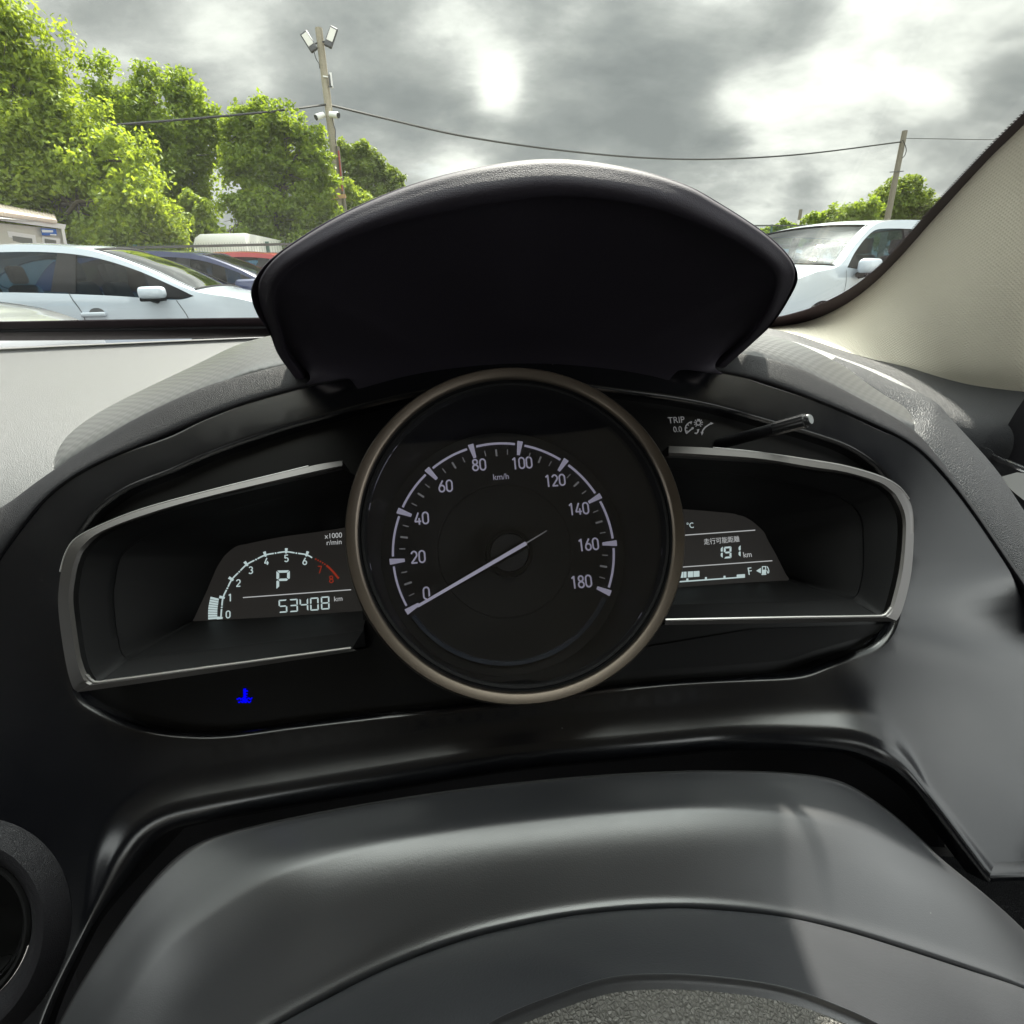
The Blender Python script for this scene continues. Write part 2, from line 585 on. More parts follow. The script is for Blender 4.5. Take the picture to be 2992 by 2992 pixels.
M['pale'] = pbr('pale_plastic', (0.62, 0.62, 0.62), 0.5)

# ------------------------------------------------------------------ ground and the setting
def flat(name, pts, mat, kind='structure', z=0.0):
    o = mk(name, [(p[0], p[1], z) for p in pts], [tuple(range(len(pts)))], mat, None, smooth=False)
    return tag(o, kind=kind)


M['asphalt'] = pbr('asphalt', (0.055, 0.055, 0.054), 0.85, bump=[('noise', 90, 0.004)], vary=0.2)
M['dirt'] = pbr('verge_soil', (0.10, 0.09, 0.06), 0.95, vary=0.3)
flat('ground', [(-900, -900), (900, -900), (900, 900), (-900, 900)], M['dirt'])
flat('car_park', [(-22, -14), (22, -14), (22, 13.6), (-22, 13.6)], M['asphalt'], z=0.02)
# ------------------------------------------------------------------ outside: materials
def leafmat(name, c1, c2, trans):
    m = bpy.data.materials.new(name)
    m.use_nodes = True
    g = NT(m.node_tree)
    geo = g.n('ShaderNodeNewGeometry')
    rnd = geo.outputs['Random Per Island']
    tc = g.n('ShaderNodeTexCoord').outputs['Object']
    nz = g.n('ShaderNodeTexNoise', {'Vector': tc, 'Scale': 0.7, 'Detail': 3.0}).outputs['Fac']
    k = g.math('ADD', g.math('MULTIPLY', rnd, 0.65), g.math('MULTIPLY', nz, 0.35))
    col = g.mix(k, c1, c2)
    df = g.n('ShaderNodeBsdfPrincipled', {'Base Color': col, 'Roughness': 0.55, 'Specular IOR Level': 0.35}).outputs[0]
    tl = g.n('ShaderNodeBsdfTranslucent', {'Color': g.mix(0.5, col, (min(.7, c2[0] * 2.0), min(.75, c2[1] * 1.8), c2[2] * .6))}).outputs[0]
    mx = g.n('ShaderNodeMixShader', {0: trans, 1: df, 2: tl}).outputs[0]
    g.n('ShaderNodeOutputMaterial', {'Surface': mx})
    return m


M['leaf_y'] = leafmat('yellow_green_leaf', (.095, .155, .018), (.26, .34, .045), .52)
M['leaf_g'] = leafmat('green_leaf', (.07, .125, .016), (.205, .285, .035), .52)
M['leaf_d'] = leafmat('deep_green_leaf', (.065, .105, .020), (.16, .22, .04), .45)
M['bark'] = pbr('bark', (.10, .085, .065), .9, bump=[('noise', 14, .02)], vary=.3)
M['wood'] = pbr('weathered_wood', (.30, .27, .21), .85, bump=[('noise', 22, .01)], vary=.28)
M['wood_d'] = pbr('dark_weathered_wood', (.17, .155, .125), .85, bump=[('noise', 22, .01)], vary=.28)
M['cable'] = pbr('black_cable', (.02, .02, .02), .6)
M['steel'] = pbr('dark_steel', (.05, .05, .055), .5, vary=.2)
M['camwhite'] = pbr('white_housing', (.75, .75, .75), .4)
M['led'] = pbr('led_window', (.55, .54, .50), .3)
M['redrod'] = pbr('red_conduit', (.30, .05, .035), .5)
M['timber'] = pbr('orange_timber', (.45, .27, .13), .8, vary=.2)
M['fence'] = pbr('green_fence_wire', (.045, .115, .09), .5)
M['rail'] = pbr('dark_rail', (.06, .065, .06), .6)


# ------------------------------------------------------------------ trees
def rndv():
    while True:
        v = Vector((random.uniform(-1, 1), random.uniform(-1, 1), random.uniform(-1, 1)))
        if 0.05 < v.length < 1:
            return v.normalized()


def tree(name, label, lobes, nleaf, size, mat, foot=None, group='trees beyond the parked cars', depth=.8, thr=-.18, droop=.3, aspect=1.9):
    """lobes: photo px, py, distance, radius px -> leafy masses; foot: (px, distance) of the trunk"""
    L = []
    for px, py, Y, rp in lobes:
        c = PY(px, py, Y)
        L.append((c, rp * (c - CAM).length / F * .95))
    zmin = min(c.z for c, _ in L)
    cx = sum((c for c, _ in L), Vector()) / len(L)
    if foot:
        b = PY(foot[0], 850, foot[1])
        b.z = 0
    else:
        b = Vector((cx.x, cx.y, 0))
    root = thing(name, label, 'tree', b, group)
    mb = MB()
    top = Vector((b.x * .4 + cx.x * .6, b.y * .4 + cx.y * .6, cx.z))
    tr = max(.12, .035 * max(c.z for c, _ in L))
    mb.tube([b, b.lerp(top, .35) + Vector((.1, 0, 0)), b.lerp(top, .7), top], [tr, tr * .8, tr * .55, tr * .3], 9)
    mb.build('trunk', M['bark'], root)
    mb = MB()
    for c, r_ in L:
        s = b.lerp(top, random.uniform(.45, .95))
        mid = s.lerp(c, .5) + Vector((random.uniform(-.3, .3), 0, random.uniform(.1, .5)))
        mb.tube([s, mid, c], [tr * .32, tr * .2, tr * .06], 6)
        for _ in range(3):
            e = c + rndv() * r_ * .8
            mb.tube([mid.lerp(c, random.uniform(.3, .9)), e], [tr * .1, tr * .02], 4)
    mb.build('limbs', M['bark'], root)
    subs = []
    for c, r_ in L:
        for _ in range(46):
            d = rndv()
            rs = r_ * random.uniform(.14, .36)
            subs.append((c + Vector((d.x, d.y * depth, d.z)) * (r_ * (.2 + .85 * random.random() ** .7) - rs * .4), rs, d))
    tot = sum(r_ ** 2 for _, r_, _ in subs)
    V, Fc = [], []
    for c, r_, dl_ in subs:
        n = int(nleaf * r_ ** 2 / tot)
        for _ in range(n):
            d = rndv()
            p = c + d * r_ * (.25 + .85 * random.random() ** .6) + Vector((0, 0, -.15 * r_ * random.random()))
            if p.z < .3 or noise.noise(p * 1.3) < thr - .12 + random.uniform(-.2, .2):
                continue
            nrm = (d * .35 + dl_ * .35 + rndv() * .9 + Vector((0, 0, .35))).normalized()
            t = nrm.cross(rndv()).normalized()
            t = (t + Vector((0, 0, -droop * random.random()))).normalized()
            q = nrm.cross(t).normalized()
            s = size * random.uniform(.6, 1.3)
            w = s / aspect
            j = len(V)
            V += [p - t * s * .5, p + q * w * .5 + nrm * s * .06, p + t * s * .5, p - q * w * .5 + nrm * s * .06]
            Fc.append((j, j + 1, j + 2, j + 3))
    mk('crown', V, Fc, mat, root, smooth=False, recalc=False)
    return root


tree('leafy_tree', 'tall pale yellow-green tree nearest the white hatchback, at the left edge',
     [(30, 110, 15, 95), (-20, 200, 15, 150), (75, 235, 15, 70), (140, 340, 15, 85), (40, 380, 15, 150), (200, 430, 15, 120), (290, 400, 15, 75), (-30, 520, 15, 160), (130, 540, 15, 150),
      (300, 520, 14.5, 110), (380, 470, 14.5, 75), (420, 580, 14, 95), (250, 640, 14.5, 120), (390, 680, 14, 110), (480, 650, 14, 70), (500, 720, 14, 60), (60, 690, 15, 150), (340, 760, 14, 110), (480, 780, 14, 70), (150, 780, 15, 140)],
     95000, .115, M['leaf_y'], (120, 15.2), thr=-.22)
tree('leafy_tree', 'darker green tree behind the pale tree, left of the gap of sky',
     [(300, 260, 21, 60), (350, 300, 21, 80), (440, 270, 21, 60), (520, 265, 21, 55), (480, 340, 21, 100), (570, 330, 21, 60), (610, 390, 21, 55), (400, 400, 21, 110), (530, 440, 21, 105), (590, 500, 21, 60),
      (480, 540, 21, 110), (570, 600, 21, 70), (420, 620, 21, 110), (540, 700, 21, 90), (450, 760, 21, 100)],
     60000, .135, M['leaf_g'], (470, 21))
tree('leafy_tree', 'broad bright green tree just left of the floodlight pole',
     [(720, 340, 19, 45), (760, 350, 19, 50), (690, 380, 19, 45), (830, 380, 19, 65), (760, 430, 19, 85), (880, 430, 19, 65), (860, 510, 19, 85), (740, 520, 19, 70), (930, 500, 19, 60), (950, 570, 19, 60),
      (800, 600, 19, 100), (900, 640, 19, 90), (720, 640, 18.5, 70), (980, 650, 19, 60), (770, 720, 19, 100), (900, 760, 19, 110), (650, 690, 18, 60), (690, 590, 18.5, 32), (680, 480, 19, 45), (670, 440, 19, 35), (850, 430, 19.5, 60), (860, 470, 19.5, 70)],
     64000, .13, M['leaf_g'], (830, 19))
tree('leafy_tree', 'distant spiky-topped green tree right of the floodlight pole',
     [(1010, 450, 27, 40), (1050, 470, 27, 45), (1090, 490, 27, 42), (1130, 520, 27, 38), (1165, 545, 27, 30), (1185, 570, 27, 22), (1050, 550, 27, 70), (1120, 590, 27, 60), (1000, 560, 27, 50),
      (1017, 425, 27, 14), (1040, 430, 27, 13), (1075, 445, 27, 13), (1105, 460, 27, 12), (1150, 500, 27, 12)],
     24000, .16, M['leaf_d'], (1060, 27))
tree('leafy_bush', 'low bright bush at the foot of the floodlight pole',
     [(1010, 560, 20.6, 35), (1040, 590, 20.6, 40), (1070, 600, 20.6, 35), (1020, 630, 20.6, 50), (1080, 650, 20.6, 45)], 6500, .15, M['leaf_y'], (1040, 20.6))
tree('leafy_bush', 'young bright bush between the pale tree and the white trailer',
     [(560, 590, 17, 30), (590, 620, 17, 36), (560, 660, 17, 45), (610, 680, 17, 42), (570, 730, 17, 50), (640, 720, 17, 40)], 8000, .14, M['leaf_y'], (590, 17))
tree('leafy_tree', 'round dark green tree behind the right-hand pole',
     [(2620, 560, 40, 40), (2660, 570, 40, 42), (2590, 590, 40, 42), (2640, 610, 40, 50), (2700, 600, 40, 32), (2720, 640, 40, 30), (2560, 630, 40, 40), (2600, 660, 40, 50), (2680, 670, 40, 45), (2660, 540, 40, 22)],
     22000, .24, M['leaf_d'], (2640, 40), thr=-.2)
tree('hedge_tree', 'hedge-like green bushes between the short pole and the round tree',
     [(2375, 660, 36, 32), (2400, 645, 36, 30), (2430, 645, 36, 38), (2470, 635, 36, 38), (2510, 625, 36, 42), (2540, 645, 36, 45), (2450, 690, 36, 48), (2390, 700, 36, 45), (2510, 690, 36, 50), (2430, 615, 36, 10), (2442, 612, 36, 9)],
     20000, .22, M['leaf_g'], (2460, 36), group=None)
tree('leafy_bush', 'small round bushes left of the short far pole',
     [(2255, 690, 44, 24), (2285, 670, 44, 26), (2310, 680, 44, 22), (2340, 690, 44, 18), (2230, 700, 44, 26), (2300, 710, 44, 30)], 11000, .26, M['leaf_g'], (2280, 44))


# ------------------------------------------------------------------ poles, lamps, cables
def pole(name, label, top, base_px, Y, r0, r1, mat, group=None):
    t = PY(top[0], top[1], Y)
    b = PY(base_px[0], base_px[1], Y)
    d = (t - b)
    foot = b - d * (b.z / d.z)
    foot.z = 0
    root = thing(name, label, 'pole', foot, group)
    mb = MB().tube([foot + (t - foot) * (k / 8) for k in range(9)], [r0 + (r1 - r0) * k / 8 for k in range(9)], 14)
    mb.build('post', mat, root)
    return root, foot, t


PYL = 20.0
fp, ff, ft = pole('floodlight_pole', 'tall wooden pole with two floodlights and two white cameras', (931, 82), (1000, 640), PYL, .125, .095, M['wood'])
pxy = lambda x, y, dy=0.0: PY(x, y, PYL + dy)
for (cx_, cy_, ang, sgn) in ((903, 122, 30, -1), (967, 109, -24, 1)):
    c = pxy(cx_, cy_, -.15)
    m = Matrix.Rotation(R(-ang), 3, 'Y') @ Matrix.Rotation(R(-18), 3, 'X')
    mb = MB().rbox(c, (.22, .09, .56), .035, m)
    fl = mb.build('floodlight', M['steel'], fp)
    mb = MB().box(c + m @ Vector((0, -.048, .04)), (.16, .012, .34), m)
    mb.build('led_window', M['led'], fl)
    mb = MB().tube([c + m @ Vector((0, .0, -.1)), pxy(932 + sgn * 2, 124, 0)], .022, 8)
    mb.build('bracket', M['steel'], fp)
for (x0, y0, x1, y1, hx, hy) in ((924, 343, 945, 335, 950, 340), (988, 337, 965, 334, 962, 338)):
    a, b = pxy(x0, y0, -.3), pxy(x1, y1, -.16)
    mb = MB().tube([a, a.lerp(b, .04), b], [.075, .08, .07], 14)
    cm = mb.build('security_camera', M['camwhite'], fp)
    dr = (a - b).normalized()
    mb = MB().tube([a + dr * .002, a + dr * .02], [.072, .070], 14)
    mb.build('camera_lens', M['cable'], cm)
    mb = MB().tube([b, pxy(hx, hy)], .028, 8)
    mb.build('camera_arm', M['camwhite'], cm)
mb = MB().tube([pxy(961, 218, -.1), pxy(965, 252, -.1)], .024, 8)
mb.tube([pxy(960, 253, -.1), pxy(971, 253, -.1)], .018, 8)
mb.build('antenna', M['steel'], fp)
mb = MB().box(pxy(968, 235, -.05), (.05, .05, .36))
mb.build('antenna_box', M['camwhite'], fp)
mb = MB().tube([pxy(944, 223, -.12), pxy(958, 225, -.12)], .018, 6)
mb.build('strap', M['camwhite'], fp)
mb = MB().tube(spline([pxy(*p, -.14) for p in ((917, 150), (925, 175), (932, 185), (934, 200))], 16), .012, 6)
mb.build('lamp_lead', M['cable'], fp)
mb = MB().tube(spline([pxy(*p, -.14) for p in ((969, 330), (975, 365), (980, 380), (980, 410), (986, 440))], 16), .014, 6)
mb.build('conduit', M['steel'], fp)
pa, pb = pxy(986, 428, -.1), pxy(1010, 625, -.1)
mb = MB().tube([pa, pb + (pb - pa) * .9], .055, 8)
mb.build('brace_post', M['wood_d'], fp)
mb = MB().tube([pxy(989, 440, -.2), pxy(1000, 558, -.2)], .024, 8)
mb.build('red_conduit', M['redrod'], fp)
mb = MB().box(pxy(987, 575, -.26), (.46, .06, .10), Matrix.Rotation(R(-4), 3, 'Y'))
mb.build('cross_timber', M['timber'], fp)
rp_, rf, rt = pole('utility_pole', 'leaning dark wooden pole holding the far end of the cable', (2644, 382), (2588, 665), 30.0, .16, .12, M['wood_d'], 'bare utility poles')
mb = MB().tube(spline([PY(x, y, 29.8) for x, y in ((2637, 408), (2645, 425), (2648, 440), (2643, 455), (2636, 462))], 16), .018, 6)
mb.build('hanging_lead', M['cable'], rp_)
mb = MB().tube([PY(2600, 503, 29.8), PY(2640, 500, 29.8)], .022, 6)
mb.build('cross_bar', M['steel'], rp_)
fp2, _, _ = pole('utility_pole', 'short thin pole far off, left of the hedge', (2340, 612), (2327, 700), 46.0, .15, .12, M['wood_d'], 'bare utility poles')
mb = MB().box(PY(2331, 655, 45.8), (.16, .16, .55))
mb.build('pole_box', M['camwhite'], fp2)


def cable(label, pts, r_, name='overhead_cable'):
    o = MB().tube(spline(pts, 90), r_, 6).build(name, M['cable'])
    return tag(o, label, 'cable', 'overhead cables')


a = pxy(962, 306, -.1)
cab = [PY(x, y, 20 + 10 * k / 7) for k, (x, y) in enumerate(((960, 306), (1120, 345), (1350, 397), (1620, 437), (1880, 461), (2100, 465), (2350, 450), (2638, 414)))]
cable('long sagging black cable strung between the two wooden poles', cab, .032)
cable('thin black cable running from the floodlight pole across the left trees', [PY(x, y, 20 - 6 * k / 4) for k, (x, y) in enumerate(((958, 305), (800, 325), (500, 352), (150, 377), (-400, 402)))], .028)
cable('faint wire leading right from the leaning pole towards the pillar', [PY(x, y, 30) for x, y in ((2644, 404), (2760, 406), (2900, 408), (3100, 404))], .014)


# ------------------------------------------------------------------ fences
def fence(name, label, A, B, h, gap=2.5, wire=.05, rails=(1.0,), mw=.004, z0=0.0):
    A, B = Vector(A), Vector(B)
    d = B - A
    L = d.length
    d.normalize()
    root = thing(name, label, 'fence', A, 'green mesh fences')
    n = int(L / gap)
    for k in range(n + 1):
        MB().box(A + d * (k * gap) + Vector((0, 0, h / 2)), (.06, .06, h)).build('fence_post', M['fence'], root, smooth=False)
    mb = MB()
    z = .1
    while z < h - .02:
        mb.box((A + B) / 2 + Vector((0, -.04, z)), (L, mw, mw * 1.4), Matrix.Rotation(math.atan2(d.y, d.x), 3, 'Z'))
        z += .2
    k = 0.0
    while k < L:
        mb.box(A + d * k + Vector((0, -.045, h / 2)), (mw, mw, h))
        k += wire
    mb.build('wire_mesh', M['fence'], root, smooth=False)
    mb = MB()
    for q in rails:
        mb.box((A + B) / 2 + Vector((0, -.03, h * q)), (L, .05, .045), Matrix.Rotation(math.atan2(d.y, d.x), 3, 'Z'))
    mb.build('fence_rail', M['rail'], root, smooth=False)
    return root


fence('mesh_fence', 'green mesh fence with a dark rail in front of the white trailer', (-8.2, 13.45, 0), (2.0, 13.45, 0), 1.90, rails=(.97,))
fence('mesh_fence', 'green mesh fence below the hedge behind the tall white car', (8.0, 22.0, 0), (30.0, 26.0, 0), 2.75, rails=(.50, .985), mw=.008, wire=.08)


# ------------------------------------------------------------------ cars
def carpaint(name, col, metal=0.0):
    return pbr(name, col, .28, metal=metal, coat=1.0)


def carglass(name, tint, gloss=1.0):
    return pane(name, tint, ior=1.55, gloss=gloss)


M['paint_w'] = carpaint('white_paint', (.50, .555, .62))
M['paint_b'] = carpaint('blue_paint', (.012, .020, .075), .2)
M['paint_r'] = carpaint('red_paint', (.30, .018, .02))
M['paint_s'] = carpaint('silver_paint', (.42, .44, .46), .6)
M['tint'] = carglass('tinted_glass', (.24, .42, .56), .25)
M['clear'] = carglass('windscreen_tint', (.50, .58, .56), .55)
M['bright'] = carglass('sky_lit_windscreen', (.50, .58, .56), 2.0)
M['trimblk'] = pbr('black_trim', (.014, .014, .016), .5, spec=.15)
M['seat_m'] = pbr('dark_seat', (.03, .035, .045), .8)
M['tyre'] = pbr('tyre_rubber', (.02, .02, .02), .8)
M['rim'] = pbr('alloy_rim', (.5, .5, .52), .3, metal=.8)
M['lamp'] = pbr('lamp_lens', (.7, .7, .72), .1)
M['seam'] = pbr('panel_gap', (.09, .095, .10), .7)


def car(name, label, paint, loc, rz, prof, dlo, pillars, wheels, W=.87, tumble=.36, zb=.95, group='cars parked outside', mirror=None, seams=(), handle=None, glass='tint', screen='clear', arch_r=.36, cat='car', detail=True):
    """side-profile car: prof = top outline (x, z) front to rear with part names of its spans; dlo = side window outline"""
    root = thing(name, label, cat, (0, 0, 0), group)
    pts = [Vector((p[0], p[1])) for p in prof]
    zmin = .24

    def hw(x, z):
        w = W - tumble * max(0, z - zb) - .25 * max(0, .55 - z) ** 2
        xf, xr = pts[0].x, pts[-1].x
        e = max(0, (x - (xf - .75)) / .75)
        w *= 1 - .16 * min(1.2, e) ** 2.2
        e = max(0, ((xr + .6) - x) / .6)
        w *= 1 - .10 * min(1.2, e) ** 2
        return w
    top = [p for p in prof]
    # resample the roofline keeping the span indices
    line = []
    smp = spline(pts, (len(pts) - 1) * 8 + 1, True)
    out2 = list(smp)
    bot = [Vector((pts[-1].x + .05, zmin))]
    for wx in sorted(wheels):
        q = [Vector((wx + arch_r * 1.05 * math.cos(a), .31 + arch_r * 1.02 * math.sin(a))) for a in [math.pi - math.pi * k / 18 for k in range(19)]]
        bot += [Vector((wx - arch_r * 1.05, zmin))] + [p for p in q] + [Vector((wx + arch_r * 1.05, zmin))]
    bot.append(Vector((pts[0].x - .05, zmin)))
    outline = out2 + bot
    win = spline([Vector(p) for p in dlo] + [Vector(dlo[0])], len(dlo) * 6 + 1, True)[:-1] if len(dlo) > 5 else [Vector(p) for p in dlo]
    V, Fc = fill(outline, [win], .09)
    for s in (1, -1):
        vs = [Vector((p[0], s * hw(p[0], p[1]), p[1])) for p in V]
        mk('side_panel', vs, Fc, paint, root, local=True)
    # top skin in spans
    nc = 13
    spans = {}
    for i in range(len(prof) - 1):
        spans.setdefault(prof[i][2], []).append(i)

    def grid(i0, i1, name_, mat, inset=0.0, lift=0.0, parent=root):
        rows = smp[i0 * 8:i1 * 8 + 1]
        vs, fs = [], []
        for p in rows:
            w = hw(p.x, p.y) - inset
            for c in range(nc):
                y = -w + 2 * w * c / (nc - 1)
                k = 1 - (y / max(w + inset, .01)) ** 2
                vs.append(Vector((p.x + .07 * k * (1 if p.x > 0 else -1) * (1 if p.y > zb - .1 else .6), y, p.y + .045 * k + lift)))
        m = len(rows)
        fs = [(r_ * nc + c, r_ * nc + c + 1, (r_ + 1) * nc + c + 1, (r_ + 1) * nc + c) for r_ in range(m - 1) for c in range(nc - 1)]
        return mk(name_, vs, fs, mat, parent, local=True)
    for nm, idxs in spans.items():
        i0, i1 = idxs[0], idxs[-1] + 1
        if nm in ('front_window', 'rear_window'):
            grid(i0, i1, nm, M[screen])
            rows = smp[i0 * 8:i1 * 8 + 1]
            lp = []
            for p, s in [(p, 1) for p in rows] + [(p, -1) for p in reversed(rows)]:
                w = hw(p.x, p.y) - .06
                k = 1 - (w / (w + .06)) ** 2
                lp.append(Vector((p.x + .07 * k * (1 if p.x > 0 else -1), s * w, p.y + .045 * k + .004)))
            for p in (rows[0], rows[-1]):
                w = hw(p.x, p.y) - .06
                MB().tube([Vector((p.x + .07 * (1 - (q / (w + .06)) ** 2) * (1 if p.x > 0 else -1), q, p.y + .045 * (1 - (q / (w + .06)) ** 2) + .003)) for q in [-w + 2 * w * j / 12 for j in range(13)]], .014, 6).build('screen_seal', M['trimblk'], root, local=True)
            for half in (lp[:len(rows)], lp[len(rows):]):
                MB().tube(half, .012, 6).build('screen_seal', M['trimblk'], root, local=True)
            for s in (1, -1):
                rows = smp[i0 * 8:i1 * 8 + 1]
                vs = []
                for p in rows:
                    w = hw(p.x, p.y)
                    vs += [Vector((p.x, s * (w + .001), p.y)), Vector((p.x + .02 * (1 if p.x > 0 else -1), s * (w - .075), p.y + .018))]
                mk('screen_pillar', vs, [(2 * k, 2 * k + 1, 2 * k + 3, 2 * k + 2) for k in range(len(rows) - 1)], paint, root, local=True)
        else:
            grid(i0, i1, nm, paint)
    # side glass with pillars
    V, Fc = fill(offset(win, .012), [], .12)
    for s in (1, -1):
        vs = [Vector((p[0], s * (hw(p[0], p[1]) - .014), p[1])) for p in V]
        gl = mk('side_window', vs, Fc, M[glass], root, local=True)
        for poly in pillars:
            pv = [Vector((q[0], s * (hw(q[0], q[1]) - .006), q[1])) for q in poly]
            mk('window_pillar', pv + [p - Vector((0, s * .03, 0)) for p in pv],
               [tuple(range(len(pv)))] + [(i, (i + 1) % len(pv), len(pv) + (i + 1) % len(pv), len(pv) + i) for i in range(len(pv))], M['trimblk'], root, local=True, smooth=False)
        for sm in seams:
            q = spline([Vector(p) for p in sm], 20)
            vs = []
            for p in q:
                y = s * (hw(p.x, p.y) + .002)
                vs += [Vector((p.x - .005, y, p.y)), Vector((p.x + .005, y, p.y))]
            mk('door_gap', vs, [(2 * k, 2 * k + 1, 2 * k + 3, 2 * k + 2) for k in range(19)], M['seam'], root, local=True, smooth=False)
        if handle:
            hx, hz = handle
            y = s * (hw(hx, hz) + .02)
            MB().rbox((hx, y, hz), (.24, .035, .045), .016).build('door_handle', paint, root, local=True)
            mb = MB()
            mb.add([Vector((hx + .03 + .075 * math.cos(a), s * (hw(hx, hz) + .003), hz + .012 + .05 * math.sin(a))) for a in [math.pi * k / 10 for k in range(11)]], [tuple(range(11))])
            mb.build('handle_recess', M['seam'], root, local=True, smooth=False)
        if mirror:
            mx, mz, msz = mirror
            y = s * (hw(mx, mz) + .13)
            o = MB().rbox((mx, y, mz), (msz * 1.0, .16, msz * .50), msz * .18, seg=4).build('door_mirror', paint, root, local=True)
            MB().rbox((mx - .01, y - s * .02, mz - msz * .27), (msz * .9, .14, msz * .16), msz * .06).build('mirror_base', M['trimblk'], o, local=True)
            MB().tube([(mx - .02, y, mz - msz * .25), (mx - .02, s * hw(mx, mz - .1), mz - msz * .33)], .03, 8).build('mirror_stalk', M['trimblk'], o, local=True)
    # cabin, seats, wheels
    zs = zb - .08
    if detail:
        for sx in (.25, -.75):
            for sy in (.36, -.36):
                o = MB().rbox((sx - .32, sy, zs - .05), (.16, .46, .62), .07, Matrix.Rotation(R(-14), 3, 'Y')).build('seat', M['seat_m'], root, local=True)
                MB().rbox((sx - .42, sy, zs + .36), (.09, .26, .2), .04, Matrix.Rotation(R(-10), 3, 'Y')).build('head_rest', M['seat_m'], o, local=True)
        MB().rbox((.75, 0, zb - .14), (.5, 1.3, .18), .06).build('dash_board', M['trimblk'], root, local=True)
    MB().box((-.2, 0, .36), (3.0, 1.35, .2)).build('floor_pan', M['trimblk'], root, local=True, smooth=False)
    for wx in wheels:
        for s in (1, -1):
            ax = Vector((0, s, 0))
            t = MB().lathe([(.19, .0), (.28, .0), (.305, -.03), (.31, -.10), (.305, -.17), (.28, -.2)], (wx, s * (W - .02), .31), Vector((1, 0, 0)), Vector((0, 0, 1)), ax, 32).build('wheel', M['tyre'], root, local=True)
            MB().lathe([(0, -.03), (.06, -.015), (.17, -.03), (.195, -.002), (.2, -.05)], (wx, s * (W - .02), .31), Vector((1, 0, 0)), Vector((0, 0, 1)), ax, 32).build('wheel_rim', M['rim'], t, local=True)
    fx, fz = pts[0].x, pts[0].y
    for s in (1, -1):
        MB().rbox((fx - .14, s * (hw(fx - .2, .66) - .16), .66), (.22, .26, .14), .05).build('headlight', M['lamp'], root, local=True)
    root.location = loc
    root.rotation_euler = (0, 0, rz)
    return root


HATCH = [(2.10, .50, 'bumper'), (2.12, .64, 'bumper'), (2.02, .76, 'bonnet'), (1.62, .90, 'bonnet'), (1.16, 1.00, 'front_window'), (.70, 1.225, 'front_window'), (.22, 1.405, 'roof'), (-.25, 1.47, 'roof'),
         (-.75, 1.475, 'roof'), (-1.25, 1.44, 'roof'), (-1.68, 1.36, 'rear_window'), (-2.00, 1.02, 'tailgate'), (-2.10, .75, 'tailgate'), (-2.08, .45, 'tailgate')]
HDLO = [(1.17, .945), (.96, 1.055), (.62, 1.215), (.22, 1.345), (-.20, 1.40), (-.75, 1.408), (-1.20, 1.375), (-1.62, 1.22), (-1.58, 1.10), (-1.10, 1.055), (-.40, 1.025), (.35, .975), (.80, .93), (1.03, .915)]
HPIL = [[(.07, 1.37), (-.10, 1.40), (-.20, 1.025), (.03, 1.01)], [(.70, 1.175), (.96, 1.05), (1.16, .945), (1.03, .918), (.78, .935)]]
HSEAM = [[(-.02, 1.0), (.06, .80), (.08, .45)], [(.99, .91), (1.07, .72), (1.06, .45)]]
XA, YA = -3.60, 7.67
ca = car('hatchback', 'white hatchback parked side-on nearest beyond the dash, left of the padded cowl', M['paint_w'], (XA, YA, 0), R(0), HATCH, HDLO, HPIL, (1.36, -1.32), mirror=(.82, .99, .235), seams=HSEAM, handle=(.17, .80), screen='bright')
cb = car('hatchback', 'dark blue car behind the white hatchback, its blue mirror beside the cowl', M['paint_b'], (-3.3, 9.9, 0), R(0), HATCH, HDLO, HPIL, (1.36, -1.32), mirror=(.84, 1.02, .32), seams=HSEAM)
cc = car('hatchback', 'red car mostly hidden, farthest of the row by the trailer', M['paint_r'], (-2.75, 11.95, 0), R(0), HATCH, HDLO, HPIL, (1.36, -1.32), mirror=(.70, 1.0, .3))
for o in cc.children:
    if o.name.startswith(('roof', 'rear')):
        pass
cb.scale = (1, 1, 1.03)
cc.scale = (1, 1, 1.08)
VAN = [(2.28, .55, 'bumper'), (2.30, .72, 'bumper'), (2.20, .86, 'bonnet'), (1.80, .98, 'bonnet'), (1.32, 1.05, 'front_window'), (.92, 1.28, 'front_window'), (.46, 1.50, 'roof'), (.0, 1.575, 'roof'),
       (-.75, 1.60, 'roof'), (-1.4, 1.59, 'roof'), (-1.95, 1.53, 'rear_window'), (-2.20, 1.05, 'tailgate'), (-2.25, .8, 'tailgate'), (-2.2, .5, 'tailgate')]
VDLO = [(1.14, 1.03), (.90, 1.22), (.52, 1.42), (.20, 1.475), (-.60, 1.485), (-1.5, 1.46), (-1.7, 1.35), (-1.6, 1.06), (-.40, 1.04), (.10, 1.02), (.70, 1.00)]
VPIL = [[(-.32, 1.48), (-.46, 1.48), (-.48, 1.05), (-.34, 1.05)], [(1.10, 1.04), (.92, 1.19), (.86, 1.01)]]
cv = car('people_carrier', 'white car with tall windscreen and large door mirror between the cowl and the cream pillar', M['paint_w'], (5.55, 8.25, 0), R(206), VAN, VDLO, VPIL, (1.55, -1.35), W=.92, tumble=.30, zb=1.02,
         mirror=(.88, 1.04, .34), seams=[[(1.16, 1.0), (1.12, .85), (1.18, .5)], [(-.38, 1.03), (-.42, .8), (-.40, .45)]], handle=(-.2, .92))
cg = car('estate_car', 'silver car with roof bars behind the tall white car', M['paint_s'], (6.6, 13.0, 0), R(200), HATCH, HDLO, HPIL, (1.36, -1.32))
for s in (.55, -.55):
    MB().tube([(.1, s, 1.49), (-.2, s, 1.55), (-1.1, s, 1.55), (-1.4, s, 1.47)], .025, 8).build('roof_bar', M['trimblk'], cg, local=True)
